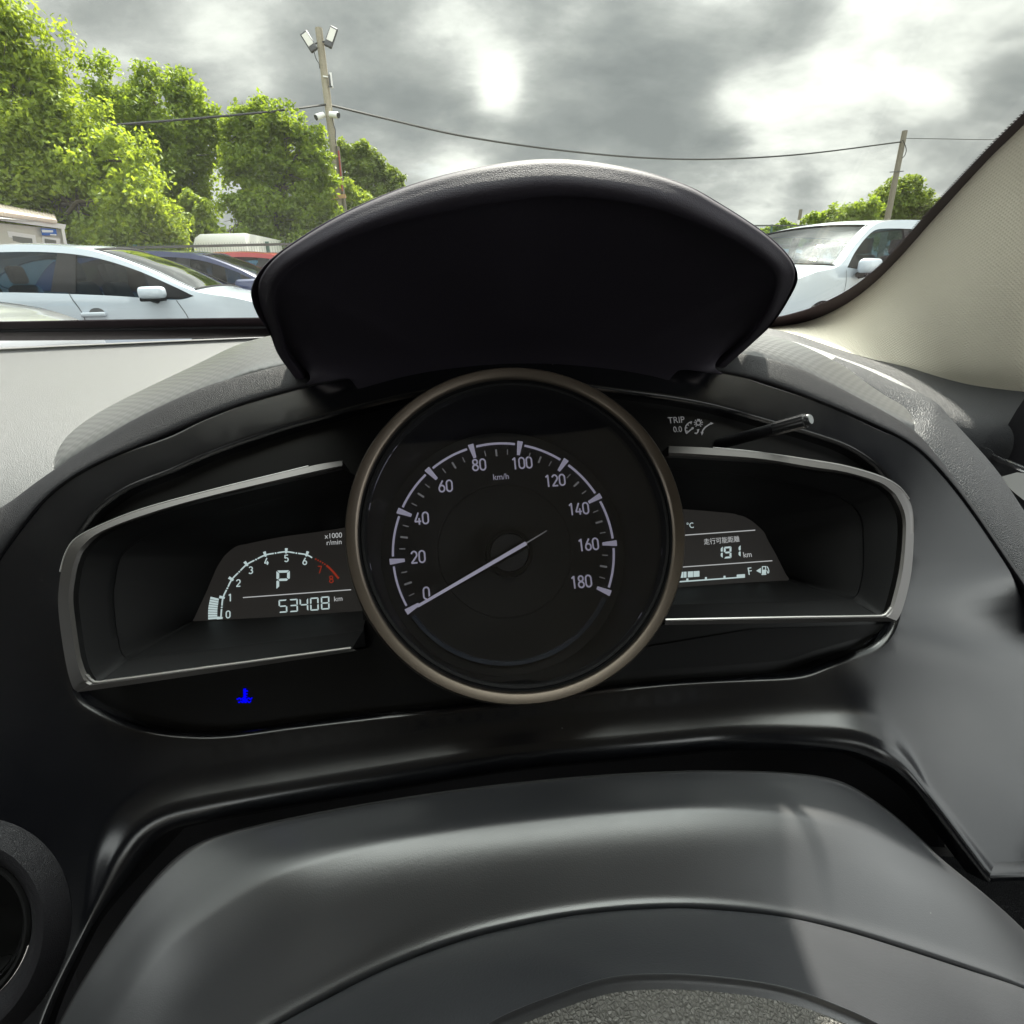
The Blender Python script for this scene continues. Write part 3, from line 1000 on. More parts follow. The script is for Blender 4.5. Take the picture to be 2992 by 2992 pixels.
# low silver car in front of the white hatchback: only the crest of its bonnet shows
cl = car('hatchback', 'silver car at the bottom left corner, only the crest of its bonnet showing', M['paint_s'], (-4.75, 4.6, 0), R(-4), HATCH, HDLO, HPIL, (1.36, -1.32), detail=False)


# ------------------------------------------------------------------ cabin and trailer
M['cab'] = pbr('cabin_wall', (.56, .53, .47), .7, vary=.06)
M['fasc'] = pbr('white_fascia', (.80, .78, .78), .5)
M['corr'] = pbr('corrugated_roof', (.62, .52, .44), .6, vary=.15)
M['sign_b'] = pbr('sign_blue', (.035, .14, .50), .45)
M['sign_w'] = pbr('sign_white', (.78, .80, .84), .5)
M['dark_in'] = pbr('dark_interior', (.17, .17, .16), .6)
hut = thing('site_cabin', 'low cream site cabin with corrugated roof and blue sign at the left edge', 'cabin', PY(60, 850, 12.5))
hut.location.z = 0


def H(x, y, d=0.0):
    """point on the cabin front, which runs back to the right"""
    Yh = 11.6 + 1.6 * (x + 100) / 300 + d
    return PY(x, y, Yh)


def quad(name, pts, d, th, mat, parent):
    a = [H(x, y, d) for x, y in pts]
    b = [H(x, y, d + th) for x, y in pts]
    n = len(a)
    return mk(name, a + b, [tuple(range(n)), tuple(range(2 * n - 1, n - 1, -1))] + [(i, (i + 1) % n, n + (i + 1) % n, n + i) for i in range(n)], mat, parent, smooth=False)


quad('wall', [(-400, 625), (0, 652), (178, 670), (187, 720), (187, 900), (-400, 900)], .12, 2.2, M['cab'], hut)
quad('eaves_board', [(-400, 598), (0, 628), (193, 656), (190, 670), (0, 644), (-400, 614)], 0, .10, M['fasc'], hut)
mb = MB()
for k in range(34):
    x = -130 + k * 8.8
    y = 614 + (x + 0) * .146 * (1 if x > 0 else 1) + 10
    if x > 186:
        break
    mb.tube([H(x, y, -.06), H(x, y, 2.4) + Vector((0, 0, .18))], .036, 8)
mb.build('roof', M['corr'], hut)
quad('corner_post', [(178, 662), (187, 664), (196, 712), (200, 900), (190, 900), (186, 712)], .0, .1, M['fasc'], hut)
wf = quad('window', [(21, 675), (103, 687), (108, 712), (112, 760), (38, 760), (31, 712)], .06, .08, M['fasc'], hut)
quad('pane', [(36, 689), (94, 697), (101, 760), (45, 760)], .045, .03, M['dark_in'], wf)
dr_ = quad('door', [(123, 690), (176, 698), (182, 900), (134, 900)], .07, .08, M['fasc'], hut)
quad('pane', [(130, 697), (164, 702), (168, 760), (136, 760)], .055, .03, M['dark_in'], dr_)
sg = quad('sign', [(118, 667), (164, 669), (167, 688), (123, 688)], .03, .03, M['sign_b'], hut)
quad('sign_stripe', [(121, 671), (155, 673), (155, 679), (123, 679)], .015, .01, M['sign_w'], sg)
quad('sign_stripe', [(146, 683.5), (165, 684.5), (165, 688), (147, 687.5)], .015, .01, M['sign_w'], sg)

M['trl'] = pbr('trailer_shell', (.70, .70, .68), .45, vary=.05)
trl = thing('box_trailer', 'white rounded box trailer standing behind the mesh fence', 'trailer', PY(680, 850, 17))
trl.location.z = 0
zt, zl = 2.26, .55


def level(px, py, z):
    r = ray(px, py)
    return CAM + r * ((z - CAM.z) / r.z)


c0, c1, c2 = level(552, 684, zt), level(712, 680, zt), level(830, 704, zt)
for p in (c0, c1, c2):
    p.z = 0
prof = [(0, zl), (.0, zt - .42), (.04, zt - .2), (.16, zt - .06), (.34, zt), (1, zt + .02)]
vs, fs = [], []
d01, d12 = c1 - c0, c2 - c1
front = []
for q in (0, .02, .08, .18, .34, 1):
    front.append(c0 + d01 * q)
hh = [(zl, 0), (zt - .45, 0), (zt - .22, .02), (zt - .08, .07), (zt, .17)]
NR = 9
rows = []
for z, ins in hh:
    row = []
    for k in range(NR):
        s = k / (NR - 1)
        b = c0 + d01 * (.02 + ins * .9 * (1 - s) ** 2 + (1 - .02 - ins * .9 * (1 - s) ** 2) * s)
        row.append(Vector((b.x, b.y, z)) + d12.normalized() * ins * .5)
    row.append(Vector((c2.x, c2.y, z)) + Vector((-ins * .1, 0, 0)))
    row.append(Vector((c2.x - d01.x, c2.y - d01.y, z)))
    rows.append(row)
m = NR + 2
vs = [p for r_ in rows for p in r_]
fs = [(i * m + k, i * m + (k + 1) % m, (i + 1) * m + (k + 1) % m, (i + 1) * m + k) for i in range(len(rows) - 1) for k in range(m)]
fs.append(tuple((len(rows) - 1) * m + k for k in range(m)))
mk('body', vs, fs, M['trl'], trl)
for s in (0, 1):
    b = c1 + d12 * .4 + Vector((.9 * -s, 1.2 * s, 0))
    MB().lathe([(0, -.06), (.30, -.06), (.33, 0), (.30, .06), (0, .06)], (b.x, b.y, .33), Vector((0, 1, 0)), Vector((0, 0, 1)), Vector((1, 0, 0)), 24).build('wheel', M['tyre'], trl)
ds = Vector((0, -.03, 0))
mb = MB().box(PY(657, 730, 16.2), (.05, .06, .16))
mb.build('handle', M['steel'], trl, smooth=False)
mb = MB()
for x in (590, 625):
    mb.tube(spline([PY(x, 690, 16.55), PY(x + 8, 700, 16.5), PY(x + 10, 730, 16.45)], 12), .012, 6)
mb.build('moulding', M['trl'], trl)
# ------------------------------------------------------------------ own car: dashboard
HC = (1540, 1000)


def toward(p, f=None, d=None):
    dx, dy = HC[0] - p[0], HC[1] - p[1]
    L = math.hypot(dx, dy)
    k = f if f is not None else d / L
    return p[0] + dx * k, p[1] + dy * k


dash = thing('dashboard', 'black grained dashboard with a padded arch and cowl around round dial', 'dashboard')

# padded cowl over the dial
HB = [(870, 1114, .268), (817, 1040, .256), (788, 965, .228), (762, 900, .203), (757, 828, .185), (785, 776, .178), (842, 725, .173),
      (1000, 629, .168), (1202, 543, .165), (1414, 489, .163), (1621, 468, .163), (1828, 492, .163), (2000, 542, .165), (2095, 593, .168),
      (2199, 659, .173), (2264, 710, .178), (2308, 759, .183), (2322, 795, .188), (2310, 850, .20), (2261, 935, .220), (2200, 1000, .243), (2116, 1075, .264)]
nB = len(HB)
cw = {n: [] for n in 'DCbeBra'}
for i, (x, y, Y) in enumerate(HB):
    s = i / (nB - 1)
    w = min(1.0, 0.12 + 1.25 * max(0.0, math.sin(math.pi * s)) ** 1.2)
    th = 45 + 150 * min(1, max(0, (1010 - y) / 480))
    cw['D'].append(PT(895 + 1215 * s, 1120 - 75 * math.sin(math.pi * s) - 30 * s, .022))
    cx, cy = toward((x, y), d=th)
    cw['C'].append(PY(cx, cy, Y + .012 * w + .004))
    bx, by = toward((x, y), d=th * .50)
    cw['b'].append(PY(bx, by, Y - .0005 * w))
    bx, by = toward((x, y), d=th * .11)
    cw['e'].append(PY(bx, by, Y + .0012 * w))
    cw['B'].append(PY(x, y, Y + .0060 * w))
    rx, ry = toward((x, y), d=6)
    cw['r'].append(PY(rx, ry, Y + .022 * w))
    ax, ay = toward((x, y), f=.10)
    cw['a'].append(PY(ax, ay, Y + .125 * w + .004))
v, f = loft([[p + (NV * .03 + Vector((0, 0, -.03))) * max(0.0, math.sin(math.pi * (i - 2) / (nB - 5))) ** .5 if 2 < i < nB - 3 else p + NV * .002 for i, p in enumerate(cw['D'])]] + [cw[k] for k in 'DCbeBra'], 150, 8)
mk('cowl', v, f, M['hood'], dash)

# dash top as one padded surface
ZT = [(.78, -.052), (.70, -.050), (.60, -.053), (.50, -.058), (.42, -.064), (.37, -.070), (.335, -.078), (.31, -.089), (.292, -.104),
      (.279, -.125), (.270, -.155), (.262, -.20), (.258, -.26)]
rows = []
for X in [-1.15 + 1.47 * k / 70 for k in range(71)]:
    sh = -.02 * max(0, (-X - .25)) + (.0 if X < .15 else (X - .15) * .12)
    rows.append([CAM + Vector((X, Y + (sh if Y < .45 else 0), Z + .012 * max(0, X - .1) - .004 * (abs(X + .2) ** 2))) for Y, Z in ZT])
cols = [spline(r_, 80) for r_ in rows]
vs = [p for c in cols for p in c]
fs = [(i * 80 + k, i * 80 + k + 1, (i + 1) * 80 + k + 1, (i + 1) * 80 + k) for i in range(70) for k in range(79)]
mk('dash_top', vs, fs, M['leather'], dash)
# defroster channel along the windscreen base
g1 = [PW(x, y, -.004) for x, y in ((-900, 978), (0, 966), (400, 961), (800, 956), (1500, 955), (2200, 968))]
mb = MB()
mb.tube([p + Vector((0, -.006, .0)) for p in spline(g1, 60)], 0.0018, 8)
mb.build('defroster_seam', M['soft'], dash)

G2 = [(-160, 1860), (0, 1614), (83, 1506), (166, 1407), (331, 1324), (497, 1265), (600, 1214), (873, 1117), (1500, 1020), (2118, 1075), (2239, 1115),
      (2409, 1171), (2578, 1250), (2674, 1290), (2747, 1369), (2809, 1441), (2887, 1550), (3010, 1740), (3110, 1860)]
TF = 0.030
# arched trim strip and rim round the instruments
SO = [(155, 1366, .285), (175, 1310, .295), (215, 1262, .305), (300, 1200, .32), (500, 1105, .34), (640, 1040, .35), (790, 975, .355),
      (1500, 890, .372), (2217, 971, .345), (2352, 1019, .335), (2465, 1070, .322), (2578, 1149, .305), (2645, 1190, .294), (2672, 1239, .285)]
SI = [(160, 1370, .282), (185, 1340, .283), (215, 1320, .285), (331, 1250, .30), (600, 1124, .322), (693, 1086, .328), (820, 1046, .333),
      (1500, 955, .345), (2177, 1022, .325), (2296, 1053, .318), (2409, 1103, .305), (2522, 1171, .292), (2635, 1228, .284), (2672, 1243, .282)]
GY = [(x, (PT(x, y, TF) - CAM).y) for x, y in G2]


def gy(x):
    for (xa, ya), (xb, yb) in zip(GY, GY[1:]):
        if x <= xb:
            return ya + (yb - ya) * max(0.0, (x - xa) / (xb - xa))
    return GY[-1][1]


so = [PY(x, y, gy(x) + .016 + .05 * max(0.0, math.sin(math.pi * i / (len(SO) - 1))) ** .6) for i, (x, y, Y) in enumerate(SO)]
si = [PY(x, y, gy(x) + .011) for x, y, Y in SI]
smid = []
for a, b, i in zip(so, si, range(len(so))):
    w = max(0.0, math.sin(math.pi * i / (len(so) - 1))) ** .5
    smid.append(a.lerp(b, .5) + Vector((0, -.0, .0035 * w)))
down = [p + Vector((0, .004, -.012)) for p in so]
fwd_ = [p + Vector((0, -.003, -.008)) for p in si]
v, f = loft([down, so, smid, si, fwd_], 160, 6, idx=True, sm=60)
mk('trim_strip', v, f, M['carbon'], dash)
RT = [(-200, 1560), (0, 1500), (70, 1430), (160, 1372), (331, 1254), (480, 1180), (600, 1128), (820, 1050), (1500, 960), (2177, 1026), (2296, 1057), (2409, 1107), (2560, 1192), (2672, 1246), (2735, 1330), (2790, 1400), (2865, 1510), (2990, 1700), (3095, 1825)]
rimtop = [PY(x, y, gy(x) + .010) for x, y in RT]
grv = [PT(x, y, TF - .001) for x, y in G2]
midr = [a.lerp(b, .5) + Vector((0, -.001, .0005)) for a, b in zip(rimtop, grv)]
lipr = [p + NV * .006 + (a - p).normalized() * .0005 for a, p in zip(rimtop, grv)]
v, f = loft([[p + Vector((0, .004, -.003)) for p in rimtop], rimtop, midr, grv, lipr], 160, 6, idx=True, sm=60)
mk('instrument_rim', v, f, M['soft'], dash)

# fascia: one moulded panel round the cluster opening, open at the bottom for the column
CL = [(205, 1700), (215, 1600), (248, 1540), (290, 1490), (373, 1432), (497, 1382), (621, 1328), (800, 1266), (880, 1242), (1200, 1161), (1500, 1120), (1900, 1160), (2070, 1188),
      (2239, 1234), (2409, 1284), (2494, 1318), (2570, 1375), (2620, 1460), (2635, 1600), (2630, 1720), (2611, 1821), (2560, 1878), (2482, 1906), (2409, 1931), (2324, 1962), (2183, 1976),
      (1900, 1996), (1500, 2046), (1092, 2089), (848, 2118), (650, 2143), (509, 2140), (396, 2118), (283, 2070), (226, 2024), (208, 1900), (203, 1800), (205, 1700)]
OP = [(60, 3300), (130, 3000), (250, 2740), (362, 2542), (400, 2485), (440, 2437), (500, 2402), (600, 2377), (700, 2358), (1092, 2292), (1500, 2228), (1900, 2190), (2183, 2163), (2340, 2155), (2430, 2158), (2495, 2180),
      (2550, 2217), (2590, 2265), (2635, 2330), (2690, 2415), (2750, 2508)]
P = lambda L, t=TF: [uv(x, y, t) for x, y in L]
hole = resample(P(CL), .002)[:-1]
topc = resample(P(G2), .004)
opn = resample(P(OP), .0022)
rgt = P([(3300, 1950), (3450, 2250), (3550, 2545)])
lft = P([(-500, 3300), (-700, 2600), (-420, 2150)])
outer = topc + rgt + list(reversed(opn)) + lft
ro = list(reversed(opn))
kl, kr = uv(362, 2620, TF), uv(2560, 2217, TF)
wo = []
for p in ro:
    w = 1.0
    if p.x < 0:
        w = min(1, max(0, (p.y - kl.y + .012) / .03))
    if p.x > kr.x - .01:
        w = max(.25, 1 - (p.x - kr.x + .01) / .02)
    wo.append(w * w * (3 - 2 * w))
rad = [0.0] * (len(topc) + len(rgt)) + wo + [0.0] * len(lft)
if area2(outer) < 0:
    outer.reverse()
    rad.reverse()


def inset(poly, ds):
    out, n = [], len(poly)
    for i in range(n):
        t = (poly[(i + 1) % n] - poly[i - 1]).normalized()
        out.append(poly[i] + Vector((-t.y, t.x)) * ds[i])
    return out


def bulge(u, v_):
    """the lower fascia swells gently towards the driver"""
    b = 0.0
    k = min(1, max(0, (-.032 - v_) / .05))
    k = k * k * (3 - 2 * k)
    b += .38 * max(0, u - .100) ** 1.5 * k
    q = min(1, max(0, (u - .070) / .075))
    b -= .26 * max(0, -.035 - v_) ** 1.0 * k * q * q * (3 - 2 * q)
    return b


vc = uv(-135, 2735, TF)
VS = (uv(88, 2735, TF) - vc).length / .0375
vent_hole = [vc + Vector((math.cos(a), math.sin(a))) * (.0405 * VS) for a in [2 * math.pi * k / 64 for k in range(64)]]
V3, F3, weld = [], [], []
ST = [(0.0, 1.0), (.04, .72), (.12, .53), (.25, .34), (.42, .185), (.62, .075), (.82, .016), (1.0, 0.0)]
n = len(outer)
base = len(V3)
# edge profiles as (distance from the edge, depth): a small fillet, and the shelf-like ridge over the column opening
PA = [(0.0, .007)] + [(.002 * d, .002 * h) for d, h in ST] + [(.0025, 0.0), (.003, 0.0), (.0035, 0.0), (.004, 0.0), (.0045, 0.0)]
rr_, Lr = .0078, .0100
PB = [(0.0, .035)]
for ph in (90, 68, 48, 30, 14, 0, -11, -20):
    PB.append((rr_ * (1 - math.sin(R(ph))), rr_ * (1 - math.cos(R(ph)))))
x0_, h0_ = rr_ * (1 + math.sin(R(29))), rr_ * (1 - math.cos(R(29)))
for q in (0, .25, .5, .75, 1.0):
    PB.append((x0_ + Lr * q, h0_ + math.tan(R(29)) * Lr * (q - q * q / 2)))
HR = PB[-1][1]
PB = [(x - .0042, h - HR) for x, h in PB]
inner = None
for (xa, ha), (xb, hb) in zip(PA, PB):
    q = inset(outer, [xa * (1 - w) + xb * w for w in rad])
    V3 += [C3(p.x, p.y, TF + bulge(p.x, p.y) + ha * (1 - w) + hb * w) for p, w in zip(q, rad)]
    inner = q
for j in range(len(PA) - 1):
    F3 += [(base + j * n + i, base + j * n + (i + 1) % n, base + (j + 1) * n + (i + 1) % n, base + (j + 1) * n + i) for i in range(n)]
n = len(hole)
base = len(V3)
if area2(hole) < 0:
    hole.reverse()
RH = .0028
for d, h in [(0.0, 5.0)] + ST:
    q = offset(hole, RH * d)
    V3 += [C3(p.x, p.y, TF + bulge(p.x, p.y) + RH * h) for p in q]
for j in range(len(ST)):
    F3 += [(base + j * n + i, base + j * n + (i + 1) % n, base + (j + 1) * n + (i + 1) % n, base + (j + 1) * n + i) for i in range(n)]
hout = offset(hole, RH)
V2, F2 = fill(inner, [hout, vent_hole], .0075)
base = len(V3)
V3 += [C3(p[0], p[1], TF + bulge(p[0], p[1])) for p in V2]
F3 += [tuple(i + base for i in f) for f in F2]
fo = mk('fascia', V3, F3, M['satin'], dash, recalc=False)
bm = bmesh.new()
bm.from_mesh(fo.data)
bmesh.ops.remove_doubles(bm, verts=bm.verts, dist=1e-6)
bmesh.ops.recalc_face_normals(bm, faces=bm.faces)
bm.to_mesh(fo.data)
bm.free()
fo.data.polygons.foreach_set('use_smooth', [True] * len(fo.data.polygons))

# round air vent, lower left
vo = C3(vc.x, vc.y, TF - .0035)
mb = MB().lathe([(a * VS, b * VS) for a, b in [(.0575, .005), (.053, -.0010), (.0495, -.0042), (.0460, -.0040), (.0405, .001), (.0375, .006)]], vo, XV, UV_, NV, 96)
vent = mb.build('air_vent', M['soft'], dash)
mb = MB().lathe([(a * VS, b * VS) for a, b in [(.0375, .005), (.0362, .0035), (.0350, .0035), (.034, .006), (.033, .012), (.0315, .011), (.029, .014), (.027, .04), (.0, .04)]], vo, XV, UV_, NV, 96)
mb.build('vent_ring', M['recess'], vent)
mb = MB().lathe([(a * VS, b * VS) for a, b in [(.0315, .0108), (.0305, .0095), (.0295, .0115)]], vo, XV, UV_, NV, 96)
mb.build('vent_bezel', M['chrome'], vent)

# dark structure seen through the gap over the column
ip = [Vector((-.22, -.045)), Vector((.22, -.045)), Vector((.22, -.30)), Vector((-.22, -.30))]
v, f = slab(ip, lambda x, y, d: C3(x, y, .085 + d + .10 * max(0, -.09 - y)), .004, grid=.03)
mk('column_bay', v, f, M['soft'], dash, smooth=False)
# knee panel, right
kp = P([(2715, 2500), (3500, 2535), (3500, 3400), (2600, 3400)], .045)
v, f = slab(kp, lambda x, y, d: C3(x, y, .045 + d), .012)
mk('knee_panel', v, f, M['grained'], dash, smooth=False)

# grained bolster wrapping the right end of the rim, and the end of the dash under the pillar
BI = [PY(2430, 1052, gy(2430) + .055), PY(2500, 1094, gy(2500) + .042), PY(2590, 1157, gy(2590) + .034), PY(2668, 1226, gy(2672) + .026)] + [PT(x, y, TF + .003) for x, y in ((2674, 1300), (2747, 1369), (2809, 1441), (2887, 1550), (3010, 1740))]
BO = [PY(*p) for p in ((2436, 1048, .365), (2520, 1083, .352), (2600, 1122, .336), (2716, 1172, .315), (2763, 1217, .303), (2840, 1301, .287), (2918, 1394, .272), (2980, 1493, .258), (3120, 1690, .24))]
BM = [a.lerp(b, .55) + Vector((-.001, -.006, .005)) * (.25 + .75 * min(1, i / 3)) for i, (a, b) in enumerate(zip(BI, BO))]
v, f = loft([[p + Vector((0, .01, -.006)) for p in BI], BI, BM, BO, [p + Vector((.006, .03, -.012)) for p in BO]], 110, 8, idx=True, sm=30)
mk('bolster', v, f, M['grained'], dash)
TB = [(2200, 966, .735), (2300, 983, .71), (2395, 1015, .675), (2532, 1059, .61), (2635, 1075, .56), (2748, 1109, .51), (2861, 1129, .465), (2992, 1132, .43), (3150, 1125, .41), (3400, 1080, .38)]
E0 = [PY(x, y - 14, Y + .012) for x, y, Y in TB]
E1 = [PY(*p) for p in ((2190, 985, .64), (2300, 1000, .58), (2400, 1035, .52), (2560, 1095, .47), (2680, 1150, .44), (2790, 1185, .42), (2900, 1205, .405), (2985, 1215, .40), (3120, 1250, .385), (3300, 1300, .37))]
E2 = [PY(*p) for p in ((2190, 1010, .56), (2300, 1030, .51), (2400, 1075, .46), (2560, 1160, .42), (2690, 1220, .40), (2790, 1270, .39), (2870, 1300, .385), (2940, 1290, .385), (3100, 1330, .37), (3300, 1400, .36))]
E3 = [p + Vector((0, .012, -.05)) for p in E2]
v, f = loft([E0, E1, E2, E3], 100, 8, idx=True, sm=30)
mk('dash_end', v, f, M['grained'], dash)
rebase(dash, CAM + Vector((0, .35, -.25)))

# ------------------------------------------------------------------ own car: instrument cluster
clu = thing('instrument_cluster', 'instrument cluster with a round white speedometer between two digital displays', 'gauge cluster')
TP = 0.037


def plane_mesh(name, polys, t, mat, parent, th=0.0):
    """flat shapes lying on the cluster plane at depth t; th raises them towards the driver"""
    mb = MB()
    t_ = t
    for i_, p in enumerate(polys):
        t = t_ - (i_ % 5) * 6e-6          # overlapping strokes never share a plane
        if th:
            n = len(p)
            mb.add([C3(q[0], q[1], t - th) for q in p] + [C3(q[0], q[1], t) for q in p],
                   [tuple(range(n))] + [(i, (i + 1) % n, n + (i + 1) % n, n + i) for i in range(n)])
        else:
            mb.add([C3(q[0], q[1], t) for q in p], [tuple(range(len(p)))])
    return mb.build(name, mat, parent, smooth=False)


def strip(pts, w, closed=False):
    """polyline of width w as quads"""
    pts = [Vector(p) for p in pts]
    n = len(pts)
    L, Rr = [], []
    for i in range(n):
        t = (pts[min(i + 1, n - 1)] - pts[max(i - 1, 0)]).normalized()
        nn = Vector((-t.y, t.x)) * w / 2
        L.append(pts[i] + nn)
        Rr.append(pts[i] - nn)
    return [[L[i], L[i + 1], Rr[i + 1], Rr[i]] for i in range(n - 1)]


PXM = (0.22 + .03) / F            # metres per photo pixel near the cluster


def text(body, px, py, t, cap, mat, parent, name='lettering', ax='CENTER', sx=1.0, rot=0.0):
    cu = bpy.data.curves.new(name, 'FONT')
    cu.body = body
    cu.size = cap * PXM / 0.70
    cu.align_x, cu.align_y = ax, 'CENTER'
    cu.extrude = 0.00004
    cu.materials.append(mat)
    tmp = bpy.data.objects.new(name, cu)
    COL.objects.link(tmp)
    bpy.context.view_layer.update()
    me = bpy.data.meshes.new_from_object(tmp.evaluated_get(bpy.context.evaluated_depsgraph_get()))
    bpy.data.objects.remove(tmp)
    me.name = name
    o = bpy.data.objects.new(name, me)
    COL.objects.link(o)
    p = uv(px, py, t)
    m = Matrix((XV, UV_, -NV)).transposed().to_4x4()
    o.parent = parent
    o.matrix_local = Matrix.Translation(C3(p.x, p.y, t) - world_loc(parent)) @ m @ Matrix.Rotation(rot, 4, 'Z') @ Matrix.Diagonal((sx, 1, 1, 1))
    return o


def circ(cx, cy, rx, ry, a0, a1, n=14):
    return [(cx + rx * math.cos(R(a0 + (a1 - a0) * k / n)), cy + ry * math.sin(R(a0 + (a1 - a0) * k / n))) for k in range(n + 1)]


GLYPH = {'0': [circ(.3, .7, .25, .25, 0, 180) + circ(.3, .3, .25, .25, 180, 360) + [(.55, .72)]],
         '1': [[(.14, .80), (.36, .95)], [(.36, 1.0), (.36, 0)]],
         '2': [circ(.3, .69, .24, .255, 165, -35) + [(.06, .05)], [(.03, .05), (.57, .05)]],
         '3': [circ(.28, .72, .23, .225, 150, -85), circ(.28, .27, .26, .225, 88, -150)],
         '4': [[(.37, .97), (.04, .26)], [(.02, .26), (.60, .26)], [(.42, .52), (.42, 0)]],
         '5': [[(.53, .95), (.10, .95)], [(.12, .97), (.09, .54)], circ(.28, .32, .26, .265, 135, -150)],
         '6': [[(.42, .97), (.12, .52)] + [], circ(.3, .31, .25, .26, 0, 360, 24)],
         '7': [[(.03, .95), (.57, .95)], [(.55, .95), (.22, 0)]],
         '8': [circ(.3, .745, .21, .205, 0, 360, 22), circ(.3, .27, .25, .225, 0, 360, 22)],
         '9': [[(.18, .03), (.48, .48)], circ(.3, .69, .25, .26, 0, 360, 24)]}


def digits(s_, px, py, t, cap, mat, parent, name, w=.115, sx=.95):
    h = cap * PXM
    adv = .70 * h * sx
    x0 = -adv * len(s_) / 2 + .05 * h * sx
    c = uv(px, py, t)
    polys = []
    for i, ch in enumerate(s_):
        for st in GLYPH[ch]:
            polys += strip([Vector((c.x + x0 + adv * i + q[0] * h * sx, c.y + (q[1] - .5) * h)) for q in st], w * h)
    return plane_mesh(name, polys, t, mat, parent, .0001)


# backing panel
pl = offset(hole, .004)
def frame_hole(o_, i_):
    q = [((a[0] + b[0]) / 2, (a[1] + b[1]) / 2) for a, b in zip(o_, i_)]
    return [uv(x, y, TP) * 1.0 for x, y in q]


LFO = [(1000, 1346), (902, 1363), (618, 1433), (411, 1490), (281, 1542), (219, 1578), (193, 1619), (178, 1671), (170, 1749), (175, 1826), (191, 1930), (207, 1995), (224, 2019), (266, 2017), (618, 1966), (1045, 1901)]
RFO = [(1954, 1303), (2083, 1309), (2212, 1322), (2368, 1345), (2471, 1363), (2575, 1394), (2626, 1423), (2655, 1459), (2668, 1500), (2670, 1568), (2663, 1671), (2642, 1764), (2621, 1811), (2595, 1815), (2300, 1820), (1943, 1826)]
cuts = [[Vector((math.cos(2 * math.pi * k / 96), math.sin(2 * math.pi * k / 96))) * .0625 for k in range(96)]]
for L_ in (LFO, RFO):
    q = [PT(x, y, .0105) - T0 for x, y in L_]
    q = [Vector((p.x, p.dot(UV_))) for p in q]
    cuts.append(offset(q, -.0012))
v, f = slab(pl, lambda x, y, d: C3(x, y, TP + d), .003, cuts)
backing = mk('backing_panel', v, f, M['panel'], clu, smooth=False)
lp = P([(1830, 1900), (2200, 1838), (2590, 1824), (2560, 1850), (2380, 1900), (2300, 1928), (2120, 1944), (1760, 1965)], TP - .001)
plane_mesh('warning_lamp_window', [lp], TP - .001, M['recess'], backing, .0005)
text('TRIP', 1976, 1228, TP - .0008, 21, M['grey'], backing, 'trip_lettering', sx=.95)
text('0.0', 1980, 1255, TP - .0008, 19, M['grey'], backing, 'trip_lettering', sx=.9)


def gp(x, y):                      # icon points from the enlarged view of the trip legend
    return uv(1920 + x / 3.864, 1180 + y / 3.864, TP - .0006)


ic = []
arcp = [gp(400 + 82 * math.cos(a), 285 - 82 * math.sin(a)) for a in [R(95 + 125 * k / 12) for k in range(13)]]
ic += strip(arcp, .0005)
for k in (1, 4, 7, 10):
    a = R(95 + 125 * k / 12)
    ic += strip([gp(400 + 82 * math.cos(a), 285 - 82 * math.sin(a)), gp(400 + 60 * math.cos(a), 285 - 60 * math.sin(a))], .0004)
ic += strip([gp(335, 330), gp(400, 275)], .0006)
ic.append([gp(400 + 13 * math.cos(a), 275 - 13 * math.sin(a)) for a in [2 * math.pi * k / 12 for k in range(12)]])
ic += strip([gp(466 + 25 * math.cos(a), 215 - 25 * math.sin(a)) for a in [2 * math.pi * k / 16 for k in range(17)]], .0005)
ic.append([gp(452, 172), gp(484, 172), gp(482, 188), gp(454, 188)])
for k in range(10):
    a = R(-54 + 32 * k) if k < 10 else 0
    if 60 < (math.degrees(a) % 360) < 120:
        continue
    ic += strip([gp(466 + 36 * math.cos(a), 215 - 36 * math.sin(a)), gp(466 + 50 * math.cos(a), 215 - 50 * math.sin(a))], .00045)
ic += strip([gp(425, 330), gp(445, 335), gp(462, 315), gp(462, 290)], .0006)
ic.append([gp(446, 292), gp(478, 284), gp(470, 306)])
ic += strip([gp(507, 335), gp(515, 300), gp(545, 262), gp(600, 225)], .0006)
ic.append([gp(492, 315), gp(524, 322), gp(506, 356)])
ic.append([gp(602, 208), gp(606, 236), gp(636, 220)])
plane_mesh('trip_symbols', ic, TP - .0004, M['grey'], backing, .0003)


def bp(x, y):                      # coolant lamp, from the enlarged view (origin 0,1900; x1.769)
    return uv(x / 1.769, 1900 + y / 1.769, TP - .0006)


bl = [[bp(1258, 198), bp(1272, 196), bp(1272, 268), bp(1258, 268)], [bp(1272, 206), bp(1282, 206), bp(1282, 214), bp(1272, 214)],
      [bp(1272, 222), bp(1280, 222), bp(1280, 229), bp(1272, 229)], [bp(1272, 236), bp(1278, 236), bp(1278, 242), bp(1272, 242)],
      [bp(1258 + 8 + 14 * math.cos(a), 258 - 11 * math.sin(a)) for a in [2 * math.pi * k / 14 for k in range(14)]]]
for dy in (0, 16):
    for x0 in ((1224, 1272) if dy == 0 else (1232, 1266)):
        bl += strip([bp(x0 + q, 250 + dy + 4 * math.sin(q * .35)) for q in range(0, 34, 3)], .0005)
plane_mesh('coolant_lamp', bl, TP - .0006, M['blue'], backing, .0002)

